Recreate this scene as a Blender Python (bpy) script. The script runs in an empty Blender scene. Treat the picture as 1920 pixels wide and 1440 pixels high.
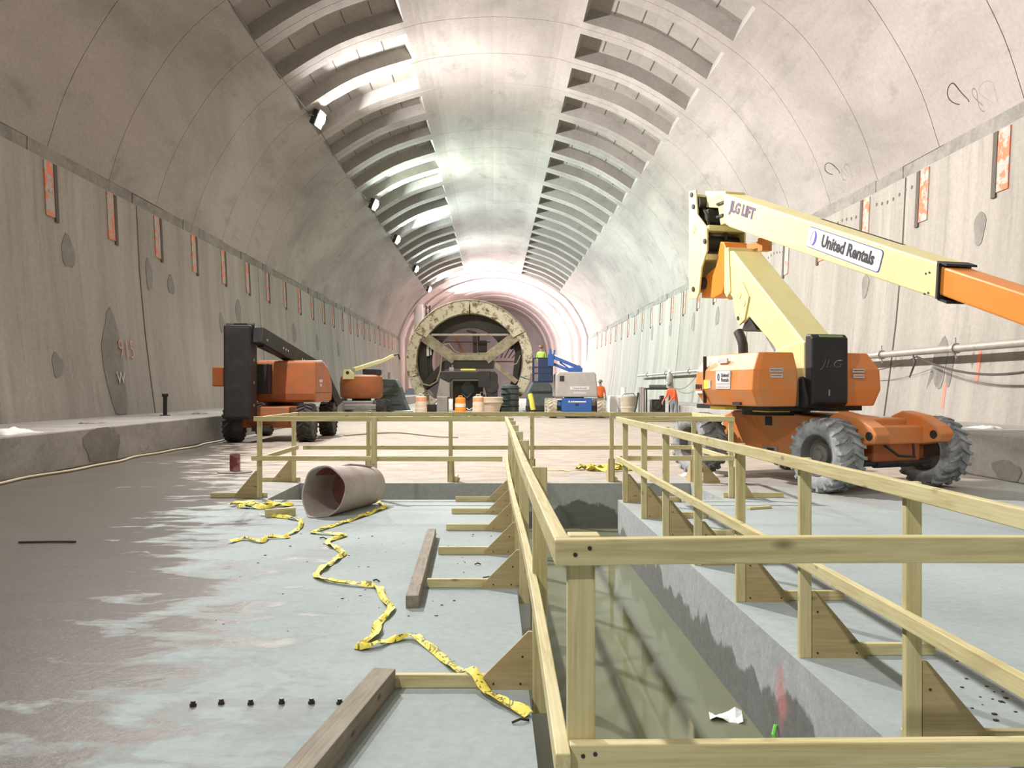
import bpy, bmesh, math, random
from mathutils import Vector, Matrix, noise as mnoise
random.seed(7)
R = math.radians
scene = bpy.context.scene
COL = scene.collection

# ------------------------------------------------------------------ camera, world, exposure
cam_d = bpy.data.cameras.new('camera'); cam = bpy.data.objects.new('camera', cam_d); COL.objects.link(cam)
cam.location = (0, 0, 1.45); cam.rotation_euler = (R(90), 0, 0)
cam_d.sensor_width = 36; cam_d.lens = 30.0
cam_d.shift_x = 35 / 1920; cam_d.shift_y = 8 / 1920
cam_d.clip_end = 400
scene.camera = cam
w = bpy.data.worlds.new('world'); scene.world = w; w.use_nodes = True
w.node_tree.nodes['Background'].inputs[0].default_value = (0.95, 0.97, 1.0, 1)
w.node_tree.nodes['Background'].inputs[1].default_value = 0.17
vs = scene.view_settings
vs.view_transform = 'Standard'; vs.look = 'None'; vs.gamma = 1; vs.use_curve_mapping = False
vs.exposure = 0.0
LAMP_POWER = 4200.0

# ------------------------------------------------------------------ materials
def new_mat(name):
    m = bpy.data.materials.new(name); m.use_nodes = True
    nt = m.node_tree; b = nt.nodes['Principled BSDF']
    return m, nt, b
def ramp(nt, fac, p0, c0, p1, c1):
    r = nt.nodes.new('ShaderNodeValToRGB'); e = r.color_ramp.elements
    e[0].position = p0; e[0].color = (*c0, 1); e[1].position = p1; e[1].color = (*c1, 1)
    nt.links.new(fac, r.inputs[0]); return r.outputs[0]
def coords(nt, mode='obj', scale=(1, 1, 1), rnd=False):
    if mode == 'pos':
        src = nt.nodes.new('ShaderNodeNewGeometry').outputs['Position']
    else:
        src = nt.nodes.new('ShaderNodeTexCoord').outputs['Object']
    mp = nt.nodes.new('ShaderNodeMapping'); mp.inputs['Scale'].default_value = scale
    nt.links.new(src, mp.inputs['Vector'])
    if rnd:
        oi = nt.nodes.new('ShaderNodeObjectInfo')
        mu = nt.nodes.new('ShaderNodeMath'); mu.operation = 'MULTIPLY'; mu.inputs[1].default_value = 37
        nt.links.new(oi.outputs['Random'], mu.inputs[0])
        nt.links.new(mu.outputs[0], mp.inputs['Location'])
    return mp.outputs[0]
def noise(nt, vec, scale, detail=6, rough=.6, dist=0):
    n = nt.nodes.new('ShaderNodeTexNoise'); n.inputs['Scale'].default_value = scale
    n.inputs['Detail'].default_value = detail; n.inputs['Roughness'].default_value = rough
    n.inputs['Distortion'].default_value = dist
    nt.links.new(vec, n.inputs['Vector']); return n.outputs['Fac']
def mix(nt, fac, a, b, mode='MIX'):
    m = nt.nodes.new('ShaderNodeMix'); m.data_type = 'RGBA'; m.blend_type = mode
    for s, v in ((m.inputs[0], fac), (m.inputs[6], a), (m.inputs[7], b)):
        if isinstance(v, (int, float)): s.default_value = v
        elif isinstance(v, tuple): s.default_value = (*v, 1)
        else: nt.links.new(v, s)
    return m.outputs[2]
def bump(nt, b, h, strength=.3, dist=.02):
    n = nt.nodes.new('ShaderNodeBump'); n.inputs['Strength'].default_value = strength
    n.inputs['Distance'].default_value = dist
    nt.links.new(h, n.inputs['Height']); nt.links.new(n.outputs[0], b.inputs['Normal'])
def math_n(nt, op, a, b=None):
    m = nt.nodes.new('ShaderNodeMath'); m.operation = op
    for i, v in enumerate((a, b)):
        if v is None: continue
        if isinstance(v, (int, float)): m.inputs[i].default_value = v
        else: nt.links.new(v, m.inputs[i])
    return m.outputs[0]

def paint(name, c, dirt=(.25, .2, .15), amt=.5, rough=.45, metal=0.0, scale=3.0, lo=.5, hi=.75):
    m, nt, b = new_mat(name)
    v = coords(nt, 'obj')
    f = noise(nt, v, scale, 8, .65)
    f2 = ramp(nt, f, lo, (0, 0, 0), hi, (amt, amt, amt))
    nt.links.new(mix(nt, f2, c, dirt), b.inputs['Base Color'])
    b.inputs['Roughness'].default_value = rough; b.inputs['Metallic'].default_value = metal
    bump(nt, b, f, .06, .01)
    return m
def plain(name, c, rough=.6, metal=0.0):
    m, nt, b = new_mat(name)
    b.inputs['Base Color'].default_value = (*c, 1); b.inputs['Roughness'].default_value = rough
    b.inputs['Metallic'].default_value = metal
    return m
def emis(name, c, s):
    m, nt, b = new_mat(name)
    b.inputs['Base Color'].default_value = (.8, .8, .8, 1)
    b.inputs['Emission Color'].default_value = (*c, 1); b.inputs['Emission Strength'].default_value = s
    return m
def concrete(name, c1, c2, c3, sc=(1, 1, 1), big=.35, rough=.85, bumpk=.25):
    """broad mottling c1/c2 plus fine stains towards c3"""
    m, nt, b = new_mat(name)
    v = coords(nt, 'pos', sc)
    n1 = noise(nt, v, big, 5, .6, .6)
    n2 = noise(nt, v, big * 4.5, 8, .65, .3)
    vf = coords(nt, 'pos')
    n3 = noise(nt, vf, 9, 8, .7)
    c = mix(nt, ramp(nt, n1, .35, (0, 0, 0), .65, (1, 1, 1)), c1, c2)
    c = mix(nt, ramp(nt, n2, .55, (0, 0, 0), .78, (.65, .65, .65)), c, c3)
    c = mix(nt, .25, c, ramp(nt, n3, .3, (.25, .25, .25), .7, (1, 1, 1)), 'MULTIPLY')
    nt.links.new(c, b.inputs['Base Color']); b.inputs['Roughness'].default_value = rough
    bump(nt, b, n3, bumpk, .02)
    return m
def wood(name, c1, c2, c3, rough=.7):
    m, nt, b = new_mat(name)
    v = coords(nt, 'obj', (1.2, 26, 26), True)
    n1 = noise(nt, v, 1.6, 6, .6, 1.2)
    v2 = coords(nt, 'obj', (3.2, 7, 7), True)
    vo = nt.nodes.new('ShaderNodeTexVoronoi'); vo.inputs['Scale'].default_value = 1.2
    nt.links.new(v2, vo.inputs['Vector'])
    kn = ramp(nt, vo.outputs['Distance'], .04, (.85, .85, .85), .15, (0, 0, 0))
    v3 = coords(nt, 'obj', (1.2, 3, 3), True)
    n2 = noise(nt, v3, 1.8, 5, .6)
    c = mix(nt, ramp(nt, n1, .35, (0, 0, 0), .68, (1, 1, 1)), c1, c2)
    c = mix(nt, ramp(nt, n2, .45, (0, 0, 0), .75, (.6, .6, .6)), c, c3)
    c = mix(nt, kn, c, tuple(x * .4 for x in c2))
    nt.links.new(c, b.inputs['Base Color']); b.inputs['Roughness'].default_value = rough
    bump(nt, b, n1, .15, .004)
    return m

MT = {}
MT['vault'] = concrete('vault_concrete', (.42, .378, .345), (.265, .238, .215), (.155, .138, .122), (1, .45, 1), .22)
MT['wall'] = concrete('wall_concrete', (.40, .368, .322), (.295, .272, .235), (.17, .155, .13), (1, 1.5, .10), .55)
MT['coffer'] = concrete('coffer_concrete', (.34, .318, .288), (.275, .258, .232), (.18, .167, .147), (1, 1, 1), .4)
MT['far'] = concrete('far_concrete', (.56, .49, .47), (.46, .39, .375), (.32, .26, .25), (1, .4, 1), .25)
MT['bulk'] = concrete('bulkhead_grey', (.42, .39, .395), (.36, .33, .335), (.28, .25, .26), (1, 1, 1), .2)
MT['bench'] = concrete('bench_concrete', (.40, .38, .35), (.28, .265, .24), (.10, .095, .085), (1, 1, 1.4), .5)
MT['band'] = concrete('joint_mortar', (.30, .285, .25), (.20, .19, .165), (.40, .38, .35), (1, 1, 1), 1.2, .95, .6)
MT['seam_and_shade'] = plain('seam_and_shade_dark', (.10, .09, .075), .95)
MT['patch'] = concrete('damp_patch', (.25, .23, .20), (.19, .175, .155), (.14, .13, .115), (1, 1, 1), 1.5, .8)
MT['pit'] = None
MT['wood'] = wood('treated_pine', (.64, .58, .31), (.44, .37, .16), (.70, .66, .42))
MT['ply'] = wood('plywood', (.46, .37, .19), (.36, .28, .13), (.50, .42, .24))
MT['timber'] = wood('old_timber', (.30, .26, .20), (.17, .145, .11), (.38, .36, .30), .85)
MT['nail'] = plain('nail_steel', (.06, .05, .045), .5, .6)
MT['jorange'] = paint('lift_orange', (.72, .235, .05), (.50, .30, .17), .75, .5, 0, 2.2, .42, .72)
MT['jboom'] = paint('boom_orange', (.80, .27, .035), (.55, .2, .05), .4, .4)
MT['jcream'] = paint('boom_cream', (.76, .72, .36), (.58, .51, .26), .55, .42, 0, 2.0, .5, .8)
MT['jblack'] = paint('counterweight_black', (.014, .015, .017), (.04, .038, .037), .5, .55)
MT['dark'] = paint('dark_machinery', (.024, .023, .022), (.07, .06, .05), .6, .6)
MT['steel'] = paint('worn_steel', (.38, .36, .34), (.16, .12, .09), .6, .45, .5)
MT['chrome'] = plain('cylinder_rod', (.75, .75, .75), .18, 1)
MT['rust'] = paint('rusty_orange_steel', (.40, .115, .03), (.16, .07, .035), .7, .6)
MT['tyre'] = paint('dusty_tyre', (.17, .185, .195), (.44, .47, .49), .9, .9, 0, 5, .34, .62)
MT['tyredk'] = paint('dark_tyre', (.045, .042, .04), (.14, .12, .10), .7, .9, 0, 5)
MT['rim'] = paint('wheel_rim', (.16, .155, .145), (.30, .28, .25), .8, .7, .2)
MT['white'] = plain('decal_white', (.70, .70, .71), .5)
MT['ink'] = plain('decal_ink', (.02, .02, .03), .5)
MT['inkp'] = plain('decal_purple', (.10, .055, .13), .5)
MT['inkb'] = plain('decal_blue', (.09, .07, .45), .5)
MT['inkg'] = plain('decal_grey', (.55, .55, .62), .5)
MT['yel'] = plain('decal_yellow', (.8, .68, .1), .5)
MT['decg'] = paint('decal_faded', (.58, .56, .56), (.35, .3, .3), .6, .6, 0, 14)
MT['green'] = plain('window_green', (.28, .38, .16), .3)
MT['dlift'] = paint('rusty_hood', (.46, .135, .035), (.24, .12, .07), .8, .6, 0, 2.5, .4, .7)
MT['ring'] = paint('pale_ring_steel', (.70, .65, .47), (.17, .115, .06), 1.0, .75, 0, 3.6, .48, .62)
MT['ringdk'] = paint('ring_interior', (.05, .045, .035), (.10, .08, .05), .6, .8)
MT['beam'] = paint('ring_beam', (.44, .40, .27), (.18, .13, .08), .9, .7, 0, 2.2, .42, .7)
MT['blue'] = paint('lift_blue', (.03, .11, .36), (.06, .09, .18), .5, .45)
MT['bluedk'] = paint('basket_blue', (.015, .03, .075), (.03, .04, .06), .5, .6)
MT['cover'] = paint('grey_hood', (.44, .41, .38), (.32, .30, .28), .7, .5, 0, 2, .4, .7)
MT['barrel'] = paint('barrel_orange', (.95, .27, .02), (.75, .35, .15), .4, .5)
MT['barrelw'] = paint('barrel_dusty', (.68, .56, .44), (.75, .36, .16), .6, .6, 0, 4)
MT['barrelf'] = paint('barrel_faded', (.85, .32, .10), (.7, .5, .35), .8, .5, 0, 5, .4, .65)
MT['refl'] = plain('reflective_band', (.85, .78, .68), .35)
MT['duct'] = plain('duct_white', (.85, .83, .82), .5)
MT['pipe'] = paint('steel_pipe', (.34, .31, .27), (.20, .17, .14), .7, .55, .3)
MT['cable'] = plain('cable_dark', (.07, .06, .055), .6)
MT['hose'] = plain('hose_tan', (.42, .36, .24), .6)
MT['skin'] = plain('skin', (.42, .27, .2), .6)
MT['hivis'] = plain('vest_orange', (1.0, .20, .03), .6)
MT['hivisr'] = plain('vest_red', (.92, .12, .035), .6)
MT['lime'] = plain('vest_lime', (.36, .52, .06), .6)
MT['jean'] = plain('work_trousers', (.22, .25, .27), .8)
MT['shirt'] = plain('work_shirt', (.12, .14, .16), .8)
MT['helmet'] = plain('helmet_grey', (.16, .18, .18), .4)
MT['helmetb'] = plain('helmet_brown', (.2, .08, .05), .4)
MT['boot'] = plain('boot', (.05, .04, .035), .8)
MT['pink'] = plain('spray_pink', (.62, .33, .28), .8)
MT['yspray'] = plain('spray_yellow', (.62, .50, .12), .8)
MT['wspray'] = plain('spray_white', (.55, .54, .50), .8)
MT['rag'] = paint('white_rag', (.74, .72, .68), (.5, .47, .42), .6, .9)
MT['slate'] = paint('dark_green_steel', (.07, .09, .085), (.16, .17, .16), .7, .7)
MT['drum'] = paint('tan_drum', (.52, .47, .37), (.30, .25, .18), .7, .6)
MT['redp'] = paint('red_stub', (.20, .045, .035), (.50, .28, .32), .9, .7, 0, 6, .45, .6)
MT['paper'] = plain('wet_paper', (.85, .87, .88), .7)
MT['lime_strip'] = plain('lime_strip', (.25, .85, .12), .5)

# floor: dry pale cement, damp patches to the left, tan dust towards the far end
def floor_mat():
    m, nt, b = new_mat('floor_concrete')
    pos = coords(nt, 'pos')
    sep = nt.nodes.new('ShaderNodeSeparateXYZ'); nt.links.new(pos, sep.inputs[0])
    n_big = noise(nt, pos, .55, 6, .6, .4)
    vs_ = coords(nt, 'pos', (.75, 1.5, 1))
    n_mid = noise(nt, vs_, 2.1, 6, .62, .35)
    n_fine = noise(nt, pos, 16, 8, .7)
    dry = mix(nt, ramp(nt, n_big, .35, (0, 0, 0), .65, (1, 1, 1)), (.415, .485, .49), (.33, .385, .39))
    dust = mix(nt, ramp(nt, n_mid, .35, (0, 0, 0), .65, (1, 1, 1)), (.47, .415, .352), (.33, .285, .238))
    # distance of the dusty zone
    yy = math_n(nt, 'ADD', sep.outputs['Y'], math_n(nt, 'MULTIPLY', n_big, 5.0))
    fd = ramp(nt, math_n(nt, 'DIVIDE', yy, 30), .42, (0, 0, 0), .56, (1, 1, 1))
    c = mix(nt, fd, dry, dust)
    # damp: more likely towards -x
    bias = math_n(nt, 'MULTIPLY', sep.outputs['X'], -.105)
    near = math_n(nt, 'MULTIPLY', sep.outputs['Y'], -.030)
    s = math_n(nt, 'ADD', math_n(nt, 'ADD', math_n(nt, 'MULTIPLY', n_mid, .62), math_n(nt, 'MULTIPLY', n_big, .45)), math_n(nt, 'ADD', bias, near))
    wet = ramp(nt, s, .525, (0, 0, 0), .61, (1, 1, 1))
    clampx = ramp(nt, math_n(nt, 'DIVIDE', math_n(nt, 'ADD', sep.outputs['X'], 8), 10), .67, (1, 1, 1), .76, (0, 0, 0))
    wet = mix(nt, 1.0, wet, clampx, 'MULTIPLY')
    wetc = mix(nt, n_mid, (.085, .08, .07), (.15, .14, .124))
    c = mix(nt, wet, c, wetc)
    c = mix(nt, .3, c, ramp(nt, n_fine, .3, (.45, .45, .45), .65, (1, 1, 1)), 'MULTIPLY')
    nt.links.new(c, b.inputs['Base Color'])
    rr = ramp(nt, wet, 0, (.85, .85, .85), 1, (.34, .34, .34))
    nt.links.new(rr, b.inputs['Roughness'])
    b.inputs['Specular IOR Level'].default_value = .16
    bump(nt, b, n_fine, .3, .012)
    return m
MT['floor'] = floor_mat()
def pit_mat():
    m, nt, b = new_mat('trench_wall')
    pos = coords(nt, 'pos'); sep = nt.nodes.new('ShaderNodeSeparateXYZ'); nt.links.new(pos, sep.inputs[0])
    v = coords(nt, 'pos', (1, 1, .6))
    n1 = noise(nt, v, 1.1, 5, .6); n3 = noise(nt, pos, 12, 8, .7)
    dry = mix(nt, n1, (.50, .53, .55), (.36, .39, .40))
    h = math_n(nt, 'ADD', sep.outputs['Z'], math_n(nt, 'MULTIPLY', math_n(nt, 'SUBTRACT', n1, .5), 1.1))
    wet = ramp(nt, math_n(nt, 'ADD', h, 1.0), .60, (1, 1, 1), .64, (0, 0, 0))
    c = mix(nt, wet, dry, (.17, .18, .175))
    # a pink spray blotch on the long side, about 0.4 m across
    dy = math_n(nt, 'ABSOLUTE', math_n(nt, 'SUBTRACT', sep.outputs['Y'], 4.8)); dz = math_n(nt, 'ABSOLUTE', math_n(nt, 'ADD', sep.outputs['Z'], .30))
    blot = math_n(nt, 'ADD', math_n(nt, 'ADD', math_n(nt, 'MULTIPLY', dy, 3.2), math_n(nt, 'MULTIPLY', dz, 1.8)), math_n(nt, 'MULTIPLY', noise(nt, pos, 7, 5, .6), .9))
    side = math_n(nt, 'GREATER_THAN', sep.outputs['X'], 1.55)
    bf = math_n(nt, 'MULTIPLY', ramp(nt, blot, .55, (.7, .7, .7), .95, (0, 0, 0)), side)
    c = mix(nt, bf, c, (.62, .24, .24))
    c = mix(nt, .4, c, ramp(nt, n3, .3, (.35, .35, .35), .65, (1, 1, 1)), 'MULTIPLY')
    nt.links.new(c, b.inputs['Base Color']); b.inputs['Roughness'].default_value = .75
    bump(nt, b, n3, .35, .02)
    return m
MT['pit'] = pit_mat()
def water_mat():
    m, nt, b = new_mat('murky_water')
    pos = coords(nt, 'pos')
    n = noise(nt, pos, 1.2, 4, .6)
    nt.links.new(mix(nt, n, (.145, .165, .10), (.20, .215, .14)), b.inputs['Base Color'])
    b.inputs['Roughness'].default_value = .06; b.inputs['IOR'].default_value = 1.333
    return m
MT['water'] = water_mat()
def tape_mat():
    m, nt, b = new_mat('caution_tape')
    v = coords(nt, 'obj', (1, 1, 1))
    n = noise(nt, v, 9, 5, .6)
    n2 = noise(nt, v, 15, 3, .5, 1.8)
    c = mix(nt, n, (.80, .66, .03), (.74, .68, .12))
    c = mix(nt, ramp(nt, n2, .57, (0, 0, 0), .60, (.85, .85, .85)), c, (.04, .04, .03))
    nt.links.new(c, b.inputs['Base Color']); b.inputs['Roughness'].default_value = .65
    return m
MT['tape'] = tape_mat()
def pocket_mat():
    m, nt, b = new_mat('pocket_sprayed')
    v = coords(nt, 'pos'); n = noise(nt, v, 4.2, 5, .6); n2 = noise(nt, v, 7, 4, .6)
    c = mix(nt, n2, (.50, .46, .41), (.28, .26, .22))
    c = mix(nt, ramp(nt, n, .50, (0, 0, 0), .56, (.9, .9, .9)), c, (.80, .16, .06))
    c = mix(nt, ramp(nt, n2, .66, (0, 0, 0), .70, (.8, .8, .8)), c, (.08, .25, .10))
    nt.links.new(c, b.inputs['Base Color']); b.inputs['Roughness'].default_value = .85
    return m
MT['pocket'] = pocket_mat()
def cardboard_tube():
    m, nt, b = new_mat('tube_fibre')
    v = coords(nt, 'obj', (1, 1, 1)); n = noise(nt, v, 3, 7, .65)
    c = mix(nt, ramp(nt, n, .35, (0, 0, 0), .7, (1, 1, 1)), (.50, .46, .42), (.36, .30, .27))
    nt.links.new(c, b.inputs['Base Color']); b.inputs['Roughness'].default_value = .8
    bump(nt, b, n, .2, .02); return m
MT['tube'] = cardboard_tube()
MT['tubein'] = paint('tube_lining', (.25, .075, .05), (.34, .30, .28), .6, .7, 0, 2.5, .5, .65)

# ------------------------------------------------------------------ mesh builder
class MB:
    def __init__(self): self.v = []; self.f = []; self.m = []
    def add(self, vs, fs, mi=0):
        o = len(self.v); self.v += [tuple(p) for p in vs]
        for f in fs: self.f.append([o + i for i in f]); self.m.append(mi)
        return self
    def box(self, x0, x1, y0, y1, z0, z1, mi=0, mat=None):
        vs = [Vector((x, y, z)) for z in (z0, z1) for y in (y0, y1) for x in (x0, x1)]
        if mat: vs = [mat @ p for p in vs]
        return self.add(vs, [(0, 2, 3, 1), (4, 5, 7, 6), (0, 1, 5, 4), (2, 6, 7, 3), (0, 4, 6, 2), (1, 3, 7, 5)], mi)
    def bar(self, p0, p1, wy, wz, mi=0, up=(0, 0, 1)):
        """box along p0-p1, wy across, wz along the up side"""
        p0, p1 = Vector(p0), Vector(p1); d = (p1 - p0); L = d.length; d.normalize()
        u = Vector(up); s = u.cross(d)
        if s.length < 1e-4: s = Vector((1, 0, 0)).cross(d)
        s.normalize(); u = d.cross(s)
        M4 = Matrix((( d.x, s.x, u.x, p0.x), (d.y, s.y, u.y, p0.y), (d.z, s.z, u.z, p0.z), (0, 0, 0, 1)))
        return self.box(0, L, -wy / 2, wy / 2, -wz / 2, wz / 2, mi, M4)
    def prism(self, poly, a0, a1, axis='y', mi=0):
        """polygon in the two other axes, extruded along axis"""
        n = len(poly); vs = []
        for a in (a0, a1):
            for p, q in poly:
                vs.append({'y': (p, a, q), 'x': (a, p, q), 'z': (p, q, a)}[axis])
        area = sum(poly[i][0] * poly[(i + 1) % n][1] - poly[(i + 1) % n][0] * poly[i][1] for i in range(n))
        fs = [list(range(n)), list(range(2 * n - 1, n - 1, -1))] + [(i, i + n, (i + 1) % n + n, (i + 1) % n) for i in range(n)]
        # orient outwards
        flip = (area > 0) != (axis == 'y')
        if flip: fs = [list(reversed(f)) for f in fs]
        return self.add(vs, fs, mi)
    def cyl(self, p0, p1, r0, r1=None, n=16, mi=0, caps=True):
        r1 = r0 if r1 is None else r1
        p0, p1 = Vector(p0), Vector(p1); d = (p1 - p0).normalized()
        s = d.orthogonal().normalized(); u = d.cross(s)
        vs = []
        for p, r in ((p0, r0), (p1, r1)):
            for i in range(n):
                a = 2 * math.pi * i / n; vs.append(p + s * (r * math.cos(a)) + u * (r * math.sin(a)))
        fs = [(i, (i + 1) % n, (i + 1) % n + n, i + n) for i in range(n)]
        if caps: fs += [list(range(n - 1, -1, -1)), list(range(n, 2 * n))]
        return self.add(vs, fs, mi)
    def tube(self, pts, r, n=8, mi=0, caps=True):
        pts = [Vector(p) for p in pts]; vs = []; fs = []
        prev = None
        for i, p in enumerate(pts):
            d = (pts[min(i + 1, len(pts) - 1)] - pts[max(i - 1, 0)]).normalized()
            if prev is None: s = d.orthogonal().normalized()
            else:
                s = prev - d * prev.dot(d); s = s.normalized() if s.length > 1e-5 else d.orthogonal().normalized()
            prev = s; u = d.cross(s)
            for k in range(n):
                a = 2 * math.pi * k / n; vs.append(p + s * (r * math.cos(a)) + u * (r * math.sin(a)))
        for i in range(len(pts) - 1):
            for k in range(n):
                fs.append((i * n + k, i * n + (k + 1) % n, (i + 1) * n + (k + 1) % n, (i + 1) * n + k))
        if caps: fs += [list(range(n - 1, -1, -1)), list(range((len(pts) - 1) * n, len(pts) * n))]
        return self.add(vs, fs, mi)
    def lathe(self, prof, origin=(0, 0, 0), axis='z', n=24, mi=0):
        """prof: (radius, along) list"""
        vs = []; fs = []
        for r, a in prof:
            for k in range(n):
                t = 2 * math.pi * k / n; c, s = r * math.cos(t), r * math.sin(t)
                p = {'z': (c, s, a), 'y': (c, a, -s), 'x': (a, c, s)}[axis]
                vs.append((p[0] + origin[0], p[1] + origin[1], p[2] + origin[2]))
        for i in range(len(prof) - 1):
            for k in range(n):
                fs.append((i * n + k, i * n + (k + 1) % n, (i + 1) * n + (k + 1) % n, (i + 1) * n + k))
        return self.add(vs, fs, mi)
    def build(self, name, mats, parent=None, bevel=0, smooth=None, loc=None, rot=None):
        me = bpy.data.meshes.new(name); me.from_pydata(self.v, [], self.f)
        if not isinstance(mats, (list, tuple)): mats = [mats]
        for m in mats: me.materials.append(MT[m] if isinstance(m, str) else m)
        for p, i in zip(me.polygons, self.m): p.material_index = i
        me.update()
        if smooth:
            for p in me.polygons: p.use_smooth = True
            me.set_sharp_from_angle(angle=R(smooth))
        o = bpy.data.objects.new(name, me); COL.objects.link(o)
        if parent: o.parent = parent
        if loc: o.location = loc
        if rot: o.rotation_euler = rot
        if bevel:
            b = o.modifiers.new('bevel', 'BEVEL'); b.width = bevel; b.segments = 2; b.limit_method = 'ANGLE'; b.angle_limit = R(40)
        return o
def thing(name, label, cat, loc=(0, 0, 0), rotz=0, group=None):
    o = bpy.data.objects.new(name, None); COL.objects.link(o); o.empty_display_size = .2
    o.location = loc; o.rotation_euler = (0, 0, rotz); o['label'] = label; o['category'] = cat
    if group: o['group'] = group
    return o
def tag(o, label, cat, group=None, kind=None):
    o['label'] = label; o['category'] = cat
    if group: o['group'] = group
    if kind: o['kind'] = kind
    return o
def struct(o, label=None):
    o['kind'] = 'structure'
    if label: o['label'] = label
    return o
def copy_tree(o, parent=None):
    c = o.copy(); COL.objects.link(c)
    if parent: c.parent = parent
    for ch in list(o.children): copy_tree(ch, c)
    return c
def text_obj(name, body, size, mat, parent, origin, xdir, ydir, sx=1.0, ext=.003, align='CENTER', bold=0.0, shear=0.0, res=2):
    cu = bpy.data.curves.new(name, 'FONT'); cu.body = body; cu.size = size; cu.extrude = ext
    cu.align_x = align; cu.align_y = 'CENTER'; cu.resolution_u = res; cu.offset = bold; cu.shear = shear
    tmp = bpy.data.objects.new('tmp_text', cu); COL.objects.link(tmp)
    dg = bpy.context.evaluated_depsgraph_get(); dg.update()
    me = bpy.data.meshes.new_from_object(tmp.evaluated_get(dg)); me.name = name
    bpy.data.objects.remove(tmp); bpy.data.curves.remove(cu)
    me.materials.clear(); me.materials.append(MT[mat])
    x = Vector(xdir).normalized(); y = Vector(ydir); y = (y - x * y.dot(x)).normalized(); z = x.cross(y)
    M4 = Matrix(((x.x * sx, y.x, z.x, origin[0]), (x.y * sx, y.y, z.y, origin[1]), (x.z * sx, y.z, z.z, origin[2]), (0, 0, 0, 1)))
    me.transform(M4)
    o = bpy.data.objects.new(name, me); COL.objects.link(o); o.parent = parent
    return o

# ------------------------------------------------------------------ tunnel shell
half = [(0, 14.9), (2.0, 14.76), (3.2, 14.5), (5.5, 13.72), (7.6, 12.45), (8.8, 11.4), (9.75, 10.05), (10.45, 8.7), (10.9, 7.35)]
def catmull(pts, sub):
    out = []
    P = [Vector((2 * pts[0][0] - pts[1][0], pts[1][1], 0))] + [Vector((a, b, 0)) for a, b in pts]
    P.append(P[-1] * 2 - P[-2])
    for i in range(1, len(P) - 2):
        for k in range(sub):
            t = k / sub; p0, p1, p2, p3 = P[i - 1], P[i], P[i + 1], P[i + 2]
            q = .5 * ((2 * p1) + (p2 - p0) * t + (2 * p0 - 5 * p1 + 4 * p2 - p3) * t * t + (3 * p1 - p0 - 3 * p2 + p3) * t ** 3)
            out.append((q.x, q.y))
    out.append(pts[-1]); return out
SUB = 4
HP = catmull(half, SUB)                       # right half crown -> springing
I_IN, I_OUT = 2 * SUB, 4 * SUB                # coffer limits in that list
PROF = [(-x, z) for x, z in reversed(HP[1:])] + HP   # left springing -> right springing
N = len(PROF); MID = len(HP) - 1
def nrm(i):
    a = PROF[max(i - 1, 0)]; b = PROF[min(i + 1, N - 1)]
    d = Vector((b[0] - a[0], b[1] - a[1])).normalized()
    return Vector((-d.y, d.x))                # outward
def off(i, d): n = nrm(i); return (PROF[i][0] + n.x * d, PROF[i][1] + n.y * d)
Y0, Y1 = -16.0, 97.9
BAY = 3.35
m = MB()
for i in range(N - 1):
    a, b = off(i, .75), off(i + 1, .75)
    m.add([(a[0], Y0, a[1]), (b[0], Y0, b[1]), (b[0], Y1, b[1]), (a[0], Y1, a[1])], [(0, 3, 2, 1)])
ceiling = struct(m.build('ceiling', 'seam_and_shade'), 'barrel-vaulted concrete tunnel ceiling with two rows of coffers')

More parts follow.
